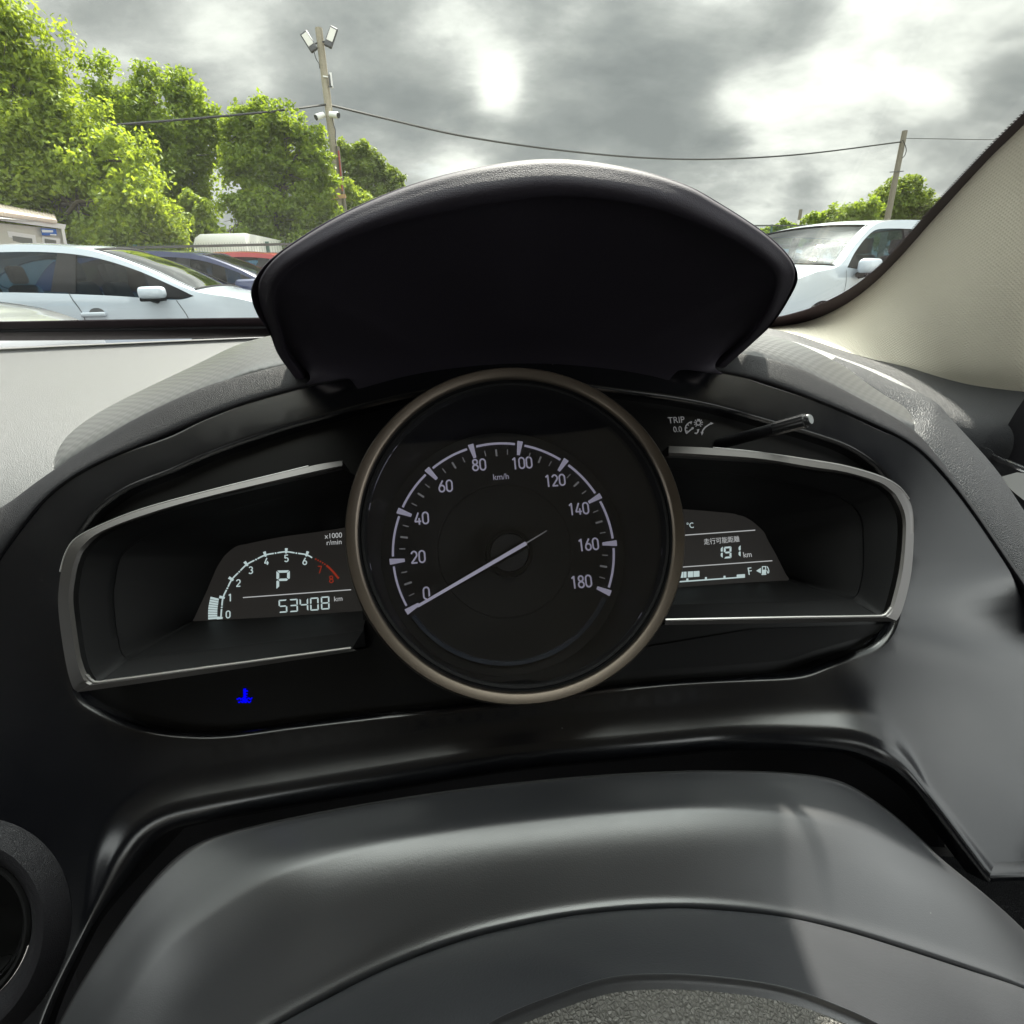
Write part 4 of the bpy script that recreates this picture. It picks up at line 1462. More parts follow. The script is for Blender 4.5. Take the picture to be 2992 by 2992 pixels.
# side displays: silver frame, black recess, screen with segments
LF = [[(1000, 1346), (902, 1363), (618, 1433), (411, 1490), (281, 1542), (219, 1578), (193, 1619), (178, 1671), (170, 1749), (175, 1826), (191, 1930), (207, 1995), (224, 2019), (266, 2017), (618, 1966), (1045, 1901)],
      [(1000, 1366), (887, 1392), (618, 1454), (450, 1502), (307, 1555), (250, 1604), (230, 1645), (220, 1690), (214, 1749), (222, 1826), (237, 1920), (255, 1971), (276, 1992), (317, 1989), (618, 1948), (1026, 1893)],
      [(1060, 1400), (900, 1435), (700, 1484), (518, 1531), (414, 1573), (360, 1614), (342, 1650), (333, 1700), (329, 1738), (335, 1821), (344, 1871), (352, 1905), (373, 1925), (420, 1920), (700, 1886), (1060, 1842)],
      [(1075, 1533), (930, 1556), (819, 1571), (726, 1590), (695, 1597), (664, 1621), (650, 1640), (638, 1659), (620, 1700), (607, 1729), (585, 1775), (572, 1803), (568, 1812), (600, 1812), (819, 1800), (1075, 1783)]]
RF = [[(1954, 1303), (2083, 1309), (2212, 1322), (2368, 1345), (2471, 1363), (2575, 1394), (2626, 1423), (2655, 1459), (2668, 1500), (2670, 1568), (2663, 1671), (2642, 1764), (2621, 1811), (2595, 1815), (2300, 1820), (1943, 1826)],
      [(1954, 1330), (2083, 1338), (2228, 1348), (2368, 1371), (2471, 1386), (2559, 1412), (2590, 1432), (2611, 1454), (2634, 1505), (2637, 1568), (2626, 1671), (2600, 1775), (2582, 1797), (2555, 1800), (2300, 1804), (1943, 1811)],
      [(1950, 1368), (2060, 1377), (2160, 1386), (2316, 1412), (2400, 1434), (2445, 1449), (2475, 1465), (2497, 1480), (2520, 1521), (2525, 1593), (2523, 1671), (2510, 1728), (2492, 1749), (2456, 1753), (2250, 1758), (1943, 1767)],
      [(1930, 1486), (2000, 1490), (2075, 1496), (2137, 1502), (2152, 1506), (2168, 1510), (2185, 1519), (2199, 1529), (2226, 1554), (2240, 1580), (2261, 1616), (2290, 1672), (2301, 1693), (2270, 1696), (2150, 1703), (1930, 1719)]]
TD = .050
screens = []
for fr in (LF, RF):
    o_, i_, s_, d_ = fr
    out_w = [PT(x, y, .010) + NV * .028 for x, y in o_]
    A0 = [PT(x, y, .0105) for x, y in o_]
    A1 = [PT(x, y, .0090) for x, y in o_]
    A2 = [PT(x, y, .0082) for x, y in [(a[0] * .3 + b[0] * .7, a[1] * .3 + b[1] * .7) for a, b in zip(o_, i_)]]
    A3 = [PT(x, y, .0090) for x, y in i_]
    A4 = [p + NV * .003 for p in A3]
    v, f = loft([out_w, A0, A1, A2, A3, A4], 220, 2, idx=True, lin=True)
    fr_o = mk('display_frame', v, f, M['frame_metal'], clu)
    MB().tube(spline([p - NV * .0003 for p in A3[11:]], 50), .00055, 8).build('frame_edge', M['edge'], fr_o)
    MB().tube(spline([p - NV * .0002 for p in A0[1:8]], 60), .0004, 8).build('frame_edge', M['edge'], fr_o)
    B1 = [PT(x, y, .0225) for x, y in s_]
    B2 = [PT(x, y, .024) for x, y in [(a[0] * .985 + b[0] * .015, a[1] * .985 + b[1] * .015) for a, b in zip(s_, d_)]]
    B3 = [PT(x, y, TD + .0005) for x, y in d_]
    v, f = loft([A4, B1, B2, B3], 220, 5, idx=True, lin=True)
    mk('frame_recess', v, f, M['recess'], fr_o)
    dp = [uv(x, y, TD) for x, y in d_]
    dp = offset(spline(dp, 90, True), .004)
    v, f = slab(dp, lambda x, y, d: C3(x, y, TD + d), .002)
    screens.append(mk('display_screen', v, f, M['screen'], clu, smooth=False))

TS = TD - .0004


def lx(x, y):
    return uv(560 + x / 3.864, 1530 + y / 3.864, TS)


def rx_(x, y):
    return uv(1930 + x / 4.83, 1450 + y / 4.83, TS)


def seven(ch, bl_, br_, tl_, tr_, w=.16, gap=.03):
    """seven segment glyph in the quad given by four corners"""
    on = {'0': 'abcdef', '1': 'bc', '3': 'abgcd', '4': 'fgbc', '5': 'afgcd', '8': 'abcdefg', '9': 'abcdfg', 'P': 'abefg'}[ch]
    q = lambda x, y: (bl_.lerp(br_, x)).lerp(tl_.lerp(tr_, x), y)
    h = w * .62
    S_ = {'a': [(gap * 2, 1), (1 - gap * 2, 1), (1 - w, 1 - h), (w, 1 - h)],
          'd': [(gap * 2, 0), (1 - gap * 2, 0), (1 - w, h), (w, h)],
          'g': [(w * .5 + gap, .5), (w + gap, .5 + h / 2), (1 - w - gap, .5 + h / 2), (1 - w * .5 - gap, .5), (1 - w - gap, .5 - h / 2), (w + gap, .5 - h / 2)],
          'f': [(0, 1 - gap), (w, 1 - h - gap), (w, .5 + h / 2 + gap), (w * .4, .5 + gap), (0, .5 + h / 2)],
          'b': [(1, 1 - gap), (1 - w, 1 - h - gap), (1 - w, .5 + h / 2 + gap), (1 - w * .4, .5 + gap), (1, .5 + h / 2)],
          'e': [(0, gap), (w, h + gap), (w, .5 - h / 2 - gap), (w * .4, .5 - gap), (0, .5 - h / 2)],
          'c': [(1, gap), (1 - w, h + gap), (1 - w, .5 - h / 2 - gap), (1 - w * .4, .5 - gap), (1, .5 - h / 2)]}
    return [[q(*p) for p in S_[s]] for s in on]


# rev counter side
ls, rs = screens
seg = []
for ch, x0, y0 in (('5', 985, 1008), ('3', 1105, 1000), ('4', 1222, 992), ('0', 1340, 984), ('8', 1462, 972)):
    seg += seven(ch, lx(x0, y0), lx(x0 + 96, y0 - 6), lx(x0 - 4, y0 - 146), lx(x0 + 92, y0 - 153))
plane_mesh('odometer_digits', seg, TS, M['lcd'], ls, .0001)
pg = seven('P', lx(958, 742), lx(1108, 736), lx(958, 530), lx(1108, 526), w=.20)
plane_mesh('gear_letter', pg, TS, M['lcd'], ls, .0001)
AP = [(330, 1065), (340, 945), (355, 835), (403, 730), (455, 630), (538, 543), (622, 462), (727, 405), (832, 355), (948, 333), (1067, 318), (1182, 333), (1298, 352), (1372, 392)]
ap = spline([lx(*p) for p in AP], 13 * 12 + 1, True)
arc = []
for k in range(13):
    lo, hi = k * 12, k * 12 + 12
    a, b = (lo + 1, hi - 2) if k % 2 == 0 else (lo + 2, hi - 1)
    arc += strip(ap[a:b + 1], .00058)
    if k % 2 == 0 and k < 12:
        c = ap[hi]
        arc.append([c + Vector((math.cos(t), math.sin(t))) * .0004 for t in [2 * math.pi * j / 8 for j in range(8)]])
    if k % 2 == 0:
        c, t = ap[lo], (ap[min(lo + 1, 156)] - ap[max(lo - 1, 0)]).normalized()
        nn = Vector((-t.y, t.x))
        arc.append([c + nn * .0016 - t * .0006, c + nn * .0016 + t * .0006, c - nn * .0007 + t * .0004, c - nn * .0007 - t * .0004])
plane_mesh('rev_scale', arc, TS, M['lcd'], ls, .0001)
rp = spline([lx(*p) for p in ((1395, 398), (1500, 455), (1585, 530), (1660, 620))], 25)
red = []
for k in range(0, 10, 2):
    red += strip(rp[k:k + 2], .0007)
red += strip(rp[10:], .0009)
plane_mesh('red_zone', red, TS, M['lcd_r'], ls, .0001)
bars = []
bl0, br0, tl0, tr0 = lx(187, 1085), lx(287, 1078), lx(215, 822), lx(308, 845)
ml, mr = lx(190, 950), lx(292, 955)
eL, eR = spline([bl0, ml, tl0], 101), spline([br0, mr, tr0], 101)
for k in range(9):
    a, b = int(k * 100 / 9) + 1, int((k + 1) * 100 / 9) - 1
    bars.append([eL[a], eR[a], eR[b], eL[b]])
plane_mesh('rev_bars', bars, TS, M['lcd'], ls, .0001)
for ch, x, y in (('0', 412, 1025), ('1', 432, 835), ('2', 527, 670), ('3', 668, 525), ('4', 845, 425), ('5', 1070, 392), ('6', 1277, 425)):
    digits(ch, 560 + x / 3.864, 1530 + y / 3.864, TS, 22, M['lcd'], ls, 'rev_number', .14)
for ch, x, y in (('7', 1447, 518), ('8', 1577, 628)):
    digits(ch, 560 + x / 3.864, 1530 + y / 3.864, TS, 22, M['lcd_r'], ls, 'red_rev_number', .14)
text('x1000', 560 + 1600 / 3.864, 1530 + 138 / 3.864, TS, 15.5, M['lcd_w'], ls, 'rev_unit', sx=.95)
text('r/min', 560 + 1608 / 3.864, 1530 + 212 / 3.864, TS, 15.5, M['lcd_w'], ls, 'rev_unit', sx=.98)
text('km', 560 + 1655 / 3.864, 1530 + 850 / 3.864, TS, 15, M['lcd_w'], ls, 'distance_unit', sx=1.0)
plane_mesh('divider', strip([lx(580, 835), lx(1800, 746)], .00042), TS, M['lcd_w'], ls, .0001)

# trip computer side
seg = []
for ch, x0, y0 in (('1', 770, 880), ('9', 893, 880), ('1', 1022, 862)):
    seg += seven(ch, rx_(x0, y0), rx_(x0 + 106, y0 - 8), rx_(x0, y0 - 165), rx_(x0 + 106, y0 - 174), w=.24)
plane_mesh('range_digits', seg, TS, M['lcd'], rs, .0001)
text('\u00b0C', 2017, 1536, TS, 17.5, M['lcd'], rs, 'temperature_unit', sx=.9)
text('\u8d70\u884c\u53ef\u80fd\u8ddd\u96e2', 2109, 1580, TS, 15.2, M['lcd_w'], rs, 'range_caption', sx=.95)
text('km', 2184, 1621, TS, 18, M['lcd_w'], rs, 'distance_unit', sx=.95)
text('F', 2191, 1670, TS, 24, M['lcd'], rs, 'fuel_letter')
plane_mesh('divider', strip([rx_(250, 556), rx_(1335, 478)], .00045) + strip([rx_(150, 1010), rx_(1577, 910)], .00045), TS, M['lcd_w'], rs, .0001)
fu = [[rx_(a, 1155 - (a - 240) * .07), rx_(b, 1155 - (b - 240) * .07), rx_(b, 1072 - (b - 240) * .06), rx_(a, 1072 - (a - 240) * .06)]
      for a, b in ((180, 232), (240, 278), (285, 322), (329, 365), (385, 458), (466, 548))]
fu += strip([rx_(160, 1214), rx_(1190, 1140)], .0006)
for x, y in ((378, 1168), (640, 1148), (902, 1130)):
    fu.append([rx_(x - 15, y + 25), rx_(x + 15, y + 23), rx_(x + 13, y - 8), rx_(x - 13, y - 7)])
fu.append([rx_(1075, 1147), rx_(1190, 1138), rx_(1190, 1098), rx_(1075, 1106)])
plane_mesh('fuel_gauge', fu, TS, M['lcd'], rs, .0001)
pu = [[rx_(1350, 1052), rx_(1415, 1087), rx_(1415, 1010)],
      [rx_(1425, 1112), rx_(1492, 1108), rx_(1492, 1096), rx_(1425, 1100)]]
pu += [[rx_(1430, 1098), rx_(1488, 1094), rx_(1488, 1035), rx_(1430, 1038)], [rx_(1430, 1036), rx_(1442, 1035), rx_(1442, 992), rx_(1430, 992)],
       [rx_(1476, 1034), rx_(1488, 1033), rx_(1488, 992), rx_(1476, 992)], [rx_(1430, 1000), rx_(1488, 997), rx_(1488, 985), rx_(1430, 988)]]
pu += strip([rx_(1492, 1050), rx_(1505, 1055), rx_(1512, 1085), rx_(1524, 1085), rx_(1528, 1050), rx_(1515, 1010), rx_(1500, 990)], .0004)
plane_mesh('fuel_pump_symbol', pu, TS, M['lcd'], rs, .0001)

# speedometer
DO = T0B - T0
DU = Vector((DO.x, DO.dot(UV_)))
mb = MB().lathe([(.0652, .034), (.0652, .0022), (.0649, .0008), (.0643, .0), (.0614, .0008), (.0606, .0014), (.0602, .0028)], T0, XV, UV_, NV, 160)
ring = mb.build('speedometer_ring', M['metal'], clu)
mb = MB().lathe([(.0602, .0022), (.0597, .0035), (.0593, .0030), (.0583, .0032), (.0580, .0046), (.0566, .024), (.0552, DIAL + .001)], T0, XV, UV_, NV, 160, skew=(DO, (0, 0, 0, 0, 0, .5, 1)))
mb.build('dial_well', M['well'], ring)
mb = MB().lathe([(0, DIAL), (.0300, DIAL), (.0302, DIAL + .0003), (.0306, DIAL + .0003), (.0308, DIAL), (.056, DIAL)], T0B, XV, UV_, NV, 160)
dial = mb.build('dial_face', M['dial'], clu)
RA = 0.0500
A0_ = R(211.5 - 4.1)
A1_ = R(-23.3 - 4.1)


def pol(r_, a):
    return Vector((r_ * math.cos(a), r_ * math.sin(a))) + DU


mk_major, mk_minor, arcs = [], [], []
for k in range(10):
    a = A0_ + (A1_ - A0_) * k / 9
    ti = Vector((-math.sin(a), math.cos(a)))
    mk_major.append([pol(RA * 1.03, a) - ti * .0013, pol(RA * 1.03, a) + ti * .0013, pol(RA * .90, a) + ti * .00065, pol(RA * .90, a) - ti * .00065])
    if k < 9:
        st = (A1_ - A0_) / 9
        arcs += strip([pol(RA, a + st * q) for q in [.10 + .80 * j / 16 for j in range(17)]], .00085)
        for j in (1, 2, 3):
            b = a + st * j / 4
            tb = Vector((-math.sin(b), math.cos(b)))
            hw = .00042 if j == 2 else .00022
            ln = .0033 if j == 2 else .0026
            mk_minor.append([pol(RA * .945, b) - tb * hw, pol(RA * .945, b) + tb * hw, pol(RA * .945 - ln, b) + tb * hw, pol(RA * .945 - ln, b) - tb * hw])
plane_mesh('major_marks', mk_major, DIAL - .0004, M['white'], dial, .0012)
plane_mesh('minor_marks', mk_minor, DIAL - .0004, M['grey'], dial, .0002)
plane_mesh('scale_arc', arcs, DIAL - .0004, M['white'], dial, .0008)
mb = MB().lathe([(RA * 1.025, DIAL - .0002), (RA * 1.015, DIAL - .0016), (RA * .985, DIAL - .0016), (RA * .975, DIAL - .0002)], T0B, XV, UV_, NV, 90, A0_ + .06, A1_ + 2 * math.pi - .06)
mb.build('lower_scale_ring', M['groove'], dial)
for s_, x, y in (('0', 475, 1320), ('20', 428, 1115), ('40', 448, 897), ('60', 583, 715), ('80', 772, 595), ('100', 1013, 585), ('120', 1200, 683), ('140', 1333, 843), ('160', 1388, 1045), ('180', 1348, 1255)):
    digits(s_, 1000 + x / 1.932, 1050 + y / 1.932, DIAL - .0004, 39, M['white'], dial, 'speed_number', .125, .86)
text('km/h', 1000 + 896 / 1.932, 1050 + 664 / 1.932, DIAL - .0006, 19, M['white'], dial, 'speed_unit', sx=.95)
dim = pbr('unlit_symbol', (.022, .022, .022), .6)


def dl(x, y):
    return uv(1000 + x / 1.932, 1050 + y / 1.932, DIAL - .0005)


plane_mesh('turn_arrow', [[dl(535, 1442), dl(580, 1395), dl(582, 1415), dl(640, 1412), dl(640, 1450), dl(582, 1455), dl(584, 1470)]], DIAL - .0004, dim, dial, .0001)
plane_mesh('turn_arrow', [[dl(1325, 1368), dl(1282, 1345), dl(1282, 1358), dl(1228, 1362), dl(1230, 1392), dl(1282, 1390), dl(1284, 1400)]], DIAL - .0004, dim, dial, .0001)
# needle and hub cap stand off the dial
TN = DIAL - .009
hubc = uv(1000 + 945 / 1.932, 1050 + 1090 / 1.932, TN)
ho = C3(hubc.x, hubc.y, 0)
mb = MB().lathe([(.0, TN + .0012), (.0086, TN + .0012), (.0088, TN - .0004), (.0104, TN - .0004), (.0106, TN + .001), (.0104, DIAL)], ho, XV, UV_, NV, 64)
hub = mb.build('hub_cap', M['panel'], clu)
mb = MB().lathe([(.0, TN + .0004), (.0082, TN + .0004), (.0086, TN + .001)], ho, XV, UV_, NV, 48)
mb.build('hub_disc', M['hub'], hub)
n0, n1 = dl(425, 1394), dl(1038, 1038)
tn = TN - .001
n0, n1 = uv(1000 + 425 / 1.932, 1050 + 1394 / 1.932, tn), uv(1000 + 1038 / 1.932, 1050 + 1038 / 1.932, tn)
dd = (n1 - n0).normalized()
nn = Vector((-dd.y, dd.x))
nd = plane_mesh('needle', [[n0 - nn * .0006, n1 - nn * .00085, n1 + nn * .00085, n0 + nn * .0006]], tn, M['white'], clu, .0004)
plane_mesh('needle_carrier', [[n0 + dd * .005 - nn * .0011, n1 - nn * .0023, n1 + nn * .0023, n0 + dd * .005 + nn * .0011]], tn + .0012, M['panel'], nd, .001)
n2 = uv(1000 + 1155 / 1.932, 1050 + 967 / 1.932, tn)
plane_mesh('needle_tail', [[n1 - nn * .0003, n2 - nn * .0002, n2 + nn * .0002, n1 + nn * .0003]], tn, M['grey'], nd, .0002)
# clear cover over the dial
mb = MB().lathe([(.0, .0075), (.0578, .0075), (.0578, .0060), (.0, .0060)], T0, XV, UV_, NV, 96)
mb.build('clear_lens', M['lens'], clu)
# trip reset stalk
s0, s1 = PT(2098, 1298, TP), PT(2369, 1225, -.002)
ax = (s1 - s0).normalized()
k_ = s0.lerp(s1, .64)
mb = MB().tube([s0, k_], .0026, 20)
stalk = mb.build('reset_stalk', M['soft'], clu)
sa = ax.cross(Vector((0, 0, 1))).normalized()
sb = sa.cross(ax)
mb = MB()
prof = [(0.0022, 0.0), (.0027, .0006), (.0027, .0), ]
L_ = (s1 - k_).length
vs, fs, NS = [], [], 48
for h, g in ((0, .0024), (.0004, .0028), (L_ - .0022, .0028), (L_ - .0018, .0024), (L_ - .0012, .0024), (L_ - .0003, .0023), (L_, .0020)):
    for q in range(NS):
        rr = g * (1 + (.07 if (q // 2) % 2 and .0003 < h < L_ - .002 else 0))
        a = 2 * math.pi * q / NS
        vs.append(k_ + ax * h + (sa * math.cos(a) + sb * math.sin(a)) * rr)
for j in range(6):
    fs += [(j * NS + q, j * NS + (q + 1) % NS, (j + 1) * NS + (q + 1) % NS, (j + 1) * NS + q) for q in range(NS)]
fs.append(tuple(6 * NS + q for q in range(NS)))
M['knob'] = pbr('knob_plastic', (.03, .03, .032), .22)
mk('reset_knob', vs, fs, M['knob'], stalk)
vs = [s1 + ax * .00015 + (sa * math.cos(2 * math.pi * q / 32) + sb * math.sin(2 * math.pi * q / 32)) * .0019 for q in range(32)]
mk('knob_cap', vs + [p - ax * .0004 for p in vs], [tuple(range(32))] + [(q, (q + 1) % 32, 32 + (q + 1) % 32, 32 + q) for q in range(32)], pbr('grey_cap', (.22, .23, .23), .5), stalk)
rebase(clu, T0)

# ------------------------------------------------------------------ own car: steering column and wheel hub
CN = Vector((0, math.cos(R(25)), -math.sin(R(25))))


def PK(px, py, ref):
    r = ray(px, py)
    return CAM + r * ((ref - CAM).dot(CN) / r.dot(CN))


colm = thing('steering_column', 'satin black steering column shroud below the instrument cluster', 'steering column')
ref0, ref2 = PY(1500, 2285, .165), PY(1942, 2647, .119)
V0 = [(60, 3250), (175, 2992), (271, 2827), (396, 2640), (480, 2539), (565, 2465), (678, 2431), (848, 2392), (1092, 2344), (1500, 2285), (1900, 2256), (2126, 2253), (2296, 2259), (2437, 2273), (2522, 2321), (2691, 2448), (2917, 2691), (3150, 2960)]
V2_ = [(420, 3300), (560, 3160), (680, 3075), (808, 2992), (960, 2910), (1114, 2832), (1280, 2766), (1445, 2716), (1694, 2666), (1942, 2647), (2120, 2654), (2300, 2674), (2470, 2714), (2635, 2765), (2820, 2826), (2992, 2884), (3150, 2960), (3300, 3060)]
v0 = [PK(x, y, ref0) for x, y in V0]
v2 = [PK(x, y, ref2) for x, y in V2_]
up_ = [Vector((0, 0, 1)) + Vector(((-.9 if i < 4 else .9 if i > 14 else 0), 0, 0)) for i in range(18)]
vin = [p + Vector((0, .012, -.020)) for p in v0]
v0b = [a.lerp(b, .03) + u * .0008 for a, b, u in zip(v0, v2, up_)]
bump = lambda fr, hh: [a.lerp(b, fr) + u * hh * min(1, .25 + min(i, 17 - i) / 6) for i, (a, b, u) in enumerate(zip(v0, v2, up_))]
v1, v1b, v1c, v1d, v1e = bump(.2, .0047), bump(.42, .0098), bump(.53, .0104), bump(.70, .0082), bump(.93, .0018)
vlow = [p + Vector((0, .001, -.010)) for p in v2]
v, f = loft([vin, v0, v0b, v1, v1b, v1c, v1d, v1e, v2, vlow], 150, 8, idx=True, sm=50)
mk('column_shroud', v, f, M['cover'], colm)
rebase(colm, PY(1700, 2500, .12) - Vector((0, 0, .06)))

wheel = thing('steering_wheel', 'back of the steering wheel hub at the bottom edge below the column shroud', 'steering wheel')
H0 = [PK(x, y + 7, ref2 + Vector((0, -.0015, -.0006))) for x, y in V2_]
H0d = [p + Vector((0, .002, -.012)) for p in H0]
AR2 = [(1000, 3500), (1120, 3290), (1230, 3165), (1340, 3070), (1462, 2992), (1611, 2931), (1777, 2877), (1942, 2865), (2120, 2876), (2300, 2906), (2465, 2965), (2580, 3020), (2700, 3090), (2820, 3180), (2930, 3290), (3000, 3380), (3050, 3470), (3080, 3560)]
ref3 = PY(1942, 2865, .0836)
H1 = [PK(x, y, ref3) for x, y in AR2]
H1a = [PK(x, y - 16, ref3 + Vector((0, .001, -.001))) for x, y in AR2]
Hm = [a.lerp(b, .5) + Vector((0, 0, .002)) for a, b in zip(H0, H1a)]
v, f = loft([H0d, H0, Hm, H1a], 140, 8, idx=True)
mk('hub_shroud', v, f, M['hub'], wheel)
H2 = [p + Vector((0, -.002, .0022)) for p in H1]
H3 = [p + Vector((0, -.006, -.001)) for p in H1]
H3 = [H3[i].lerp(H3[8], .10) for i in range(18)]
v, f = loft([H1a, [a.lerp(b, .6) + Vector((0, 0, .0018)) for a, b in zip(H1a, H1)], H1, [p + Vector((0, -.0015, -.0015)) for p in H1]], 140, 5, idx=True)
mk('hub_edge', v, f, M['cover'], wheel)
hc = sum(H1, Vector()) / len(H1) + Vector((0, -.03, .006))
pad0 = [p + Vector((0, -.0012, -.0012)) for p in H1]
pad1 = [p.lerp(hc, .25) + Vector((0, 0, .001)) for p in pad0]
pad2 = [p.lerp(hc, .9) + Vector((0, 0, .004)) for p in pad0]
v, f = loft([pad0, pad1, pad2], 140, 8, idx=True)
M['pad'] = pbr('hub_pad_vinyl', (.12, .115, .105), .5, bump=[('grain', 500, .0005)])
mk('hub_pad', v, f, M['pad'], wheel)
rebase(wheel, ref3 - Vector((0, 0, .05)))

# ------------------------------------------------------------------ own car: windscreen, pillar, door
ws = thing('windscreen', 'wide sloping windscreen with a dark dotted border above the dash', 'windscreen')


def WP(x, y, d=0.0):
    return CAM + Vector((x, y, WZ + (WY - y) * WS)) + WN * d


def wxy(px, py):
    p = PW(px, py) - CAM
    return Vector((p.x, p.y))


TRIM = [(2240, 961), (2318, 948), (2395, 927), (2473, 889), (2551, 832), (2628, 757), (2706, 669), (2740, 632), (2880, 480), (2992, 371), (3300, 70)]
DOTS = [(2261, 927), (2343, 908), (2395, 889), (2473, 850), (2551, 793), (2628, 715), (2706, 625), (2740, 588), (2880, 440), (2992, 329), (3300, 30)]
BTM = [(-1300, 985), (-600, 972), (0, 961), (400, 955), (800, 949), (1500, 948), (2000, 958)]
BDOT = [(-1300, 955), (-600, 947), (0, 940), (400, 933), (800, 928), (1500, 924), (2000, 934)]
inn = resample([wxy(*p) for p in BDOT + DOTS], .004)
outr = resample([wxy(*p) for p in BTM + TRIM], .004)
outb = [p + Vector((.02, .0)) if p.x > .38 else p + Vector((0, .03)) for p in outr]
pane_poly = outb + [Vector((.62, .04)), Vector((-1.25, .04)), Vector((-1.25, .74))]
v, f = slab(pane_poly, lambda x, y, d: WP(x, y, .001 + d), .005)
mk('glass_pane', v, f, M['glass'], ws, smooth=False)
nn_ = 260
a_ = spline(inn, nn_)
b_ = spline(outr, nn_)
b2 = [p + (p - q).normalized() * .03 for p, q in zip(b_, a_)]
vs = [WP(p.x, p.y, -.0012) for p in a_] + [WP(p.x, p.y, -.0012) for p in b2] + [WP(p.x, p.y, .0002) for p in a_] + [WP(p.x, p.y, .0002) for p in b2]
fs = []
for i in range(nn_ - 1):
    fs += [(i, i + 1, nn_ + i + 1, nn_ + i), (2 * nn_ + i, 2 * nn_ + i + 1, 3 * nn_ + i + 1, 3 * nn_ + i), (i, i + 1, 2 * nn_ + i + 1, 2 * nn_ + i)]
mb = MB().add(vs, fs)
L = sum((b - a).length for a, b in zip(a_, a_[1:]))
edge = spline(inn, int(L / .0027))
for row, rad_, d0 in ((0, .00105, .0002), (1, .0008, .0022)):
    for i in range(len(edge) - 1):
        p = edge[i].lerp(edge[i + 1], .5 * row)
        t = (edge[min(i + 1, len(edge) - 1)] - edge[max(i - 1, 0)]).normalized()
        q = p + Vector((t.y, -t.x)) * d0
        k = 10
        c = [q + Vector((math.cos(2 * math.pi * j / k), math.sin(2 * math.pi * j / k))) * rad_ for j in range(k)]
        mb.add([WP(z.x, z.y, -.0010) for z in c], [tuple(range(k))])
mb.build('frit_band', M['frit'], ws, smooth=False)
rebase(ws, CAM + Vector((0, .72, -.05)))

lin = thing('cabin_lining', 'cream woven cabin lining over the windscreen pillar at the right edge', 'cabin trim')
TE = [(2190, 963), (2318, 948), (2395, 927), (2473, 889), (2551, 832), (2628, 757), (2740, 632), (2880, 480), (2992, 371), (3300, 70)]
te = [PW(x, y, -.003) for x, y in TE]
te0 = [PW(x - 6, y + 4, -.0005) for x, y in TE]
tb = [PY(*p) for p in TB]
m1 = [a.lerp(b, .12) + Vector((-.003, -.004, 0)) * min(1, max(0, i - 2) / 4) for i, (a, b) in enumerate(zip(te, tb))]
m2 = [a.lerp(b, .5) + Vector((-.009, -.008, 0)) * min(1, max(0, i - 2) / 4) for i, (a, b) in enumerate(zip(te, tb))]
m3 = [a.lerp(b, .85) + Vector((-.006, -.004, 0)) * min(1, max(0, i - 2) / 4) for i, (a, b) in enumerate(zip(te, tb))]
tbd = [p + Vector((.004, .006, -.012)) for p in tb]
v, f = loft([te0, te, m1, m2, m3, tb, tbd], 130, 6, idx=True)
mk('pillar_cover', v, f, M['fabric'], lin)
hl = [Vector((-1.25, .05)), Vector((.62, .05)), Vector((.60, -1.9)), Vector((-1.2, -1.9))]
v, f = slab(hl, lambda x, y, d: CAM + Vector((x, y, .285 + .02 * y * -1 * (1 if y > -.5 else .5 / max(.5, -y)) + d)), .03)
mk('headliner', v, f, M['fabric'], lin, smooth=False)
mb = MB()
mb.rbox(CAM + Vector((.03, -.52, -.30)), (.50, .16, .80), .07, Matrix.Rotation(R(12), 3, 'X'))
mb.rbox(CAM + Vector((.03, -.62, .15)), (.27, .11, .20), .045, Matrix.Rotation(R(8), 3, 'X'))
mb.rbox(CAM + Vector((-.68, -.50, -.28)), (.50, .16, .84), .07, Matrix.Rotation(R(12), 3, 'X'))
mb.rbox(CAM + Vector((-.68, -.60, .18)), (.27, .11, .20), .045, Matrix.Rotation(R(8), 3, 'X'))
M['seatcloth'] = pbr('seat_cloth', (.018, .018, .02), .9)
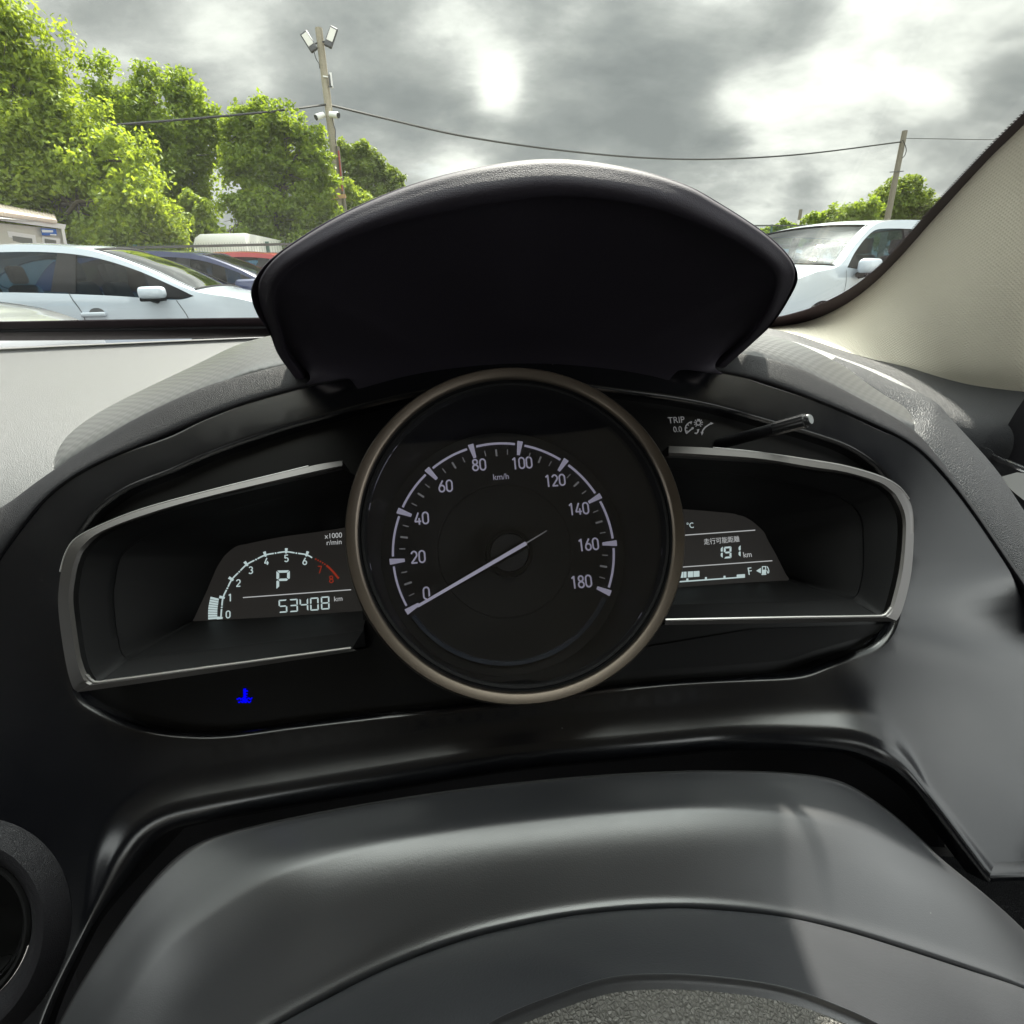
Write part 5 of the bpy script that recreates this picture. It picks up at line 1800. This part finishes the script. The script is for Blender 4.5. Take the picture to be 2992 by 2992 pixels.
mb.build('unseen_seats', M['seatcloth'], lin)  # seats out of view, added to block bright rear sky in reflections
mb = MB()
mb.box(CAM + Vector((-1.22, -.2, -.55)), (.05, 1.5, .95))
mb.rbox(CAM + Vector((-1.17, -.62, .10)), (.06, .26, .50), .02, Matrix.Rotation(R(14), 3, 'X'))
mb.rbox(CAM + Vector((.56, -.62, .10)), (.06, .26, .50), .02, Matrix.Rotation(R(14), 3, 'X'))
for sx in (-1.16, .545):
    mb.rbox(CAM + Vector((sx, -.55, .225)), (.09, 1.15, .16), .03)
mb.build('unseen_side_trim', M['soft'], lin)  # unseen side trim and roof rails, added to block sky from the side windows
rebase(lin, tb[4])

door = thing('car_door', 'black inner door panel with a bright strip at the right edge', 'car door')


def PXp(px, py, X):
    r = ray(px, py)
    return CAM + r * (X / r.x)


mb = MB().box(CAM + Vector((.50, -.25, -.57)), (.05, 1.36, .86))
mb.build('door_panel', M['soft'], door, smooth=False)
sail = [(2972, 1195), (3010, 1140), (3200, 1100), (3300, 1350), (2992, 1365), (2850, 1308), (2925, 1275)]
vs = [PXp(x, y, .435) for x, y in sail]
mk('sail_panel', vs + [p + Vector((.03, 0, 0)) for p in vs], [tuple(range(7)), tuple(range(13, 6, -1))] + [(i, (i + 1) % 7, 7 + (i + 1) % 7, 7 + i) for i in range(7)], M['soft'], door, smooth=False)
mb = MB()
mb.tube(spline([PXp(x, y, .425) for x, y in ((2838, 1305), (2900, 1334), (2960, 1359), (3100, 1416))], 16), .0022, 8)
mb.build('bright_strip', M['chrome'], door)
hd = [(2922, 1394), (2972, 1380), (2992, 1383), (3080, 1405), (3080, 1530), (2992, 1462), (2955, 1432)]
vs = [PXp(x, y, .42) for x, y in hd]
mk('pull_handle', vs + [p + Vector((.02, 0, -.004)) for p in vs], [tuple(range(7)), tuple(range(13, 6, -1))] + [(i, (i + 1) % 7, 7 + (i + 1) % 7, 7 + i) for i in range(7)], M['pale'], door, smooth=False)
rebase(door, CAM + Vector((.5, -.25, -.9)))
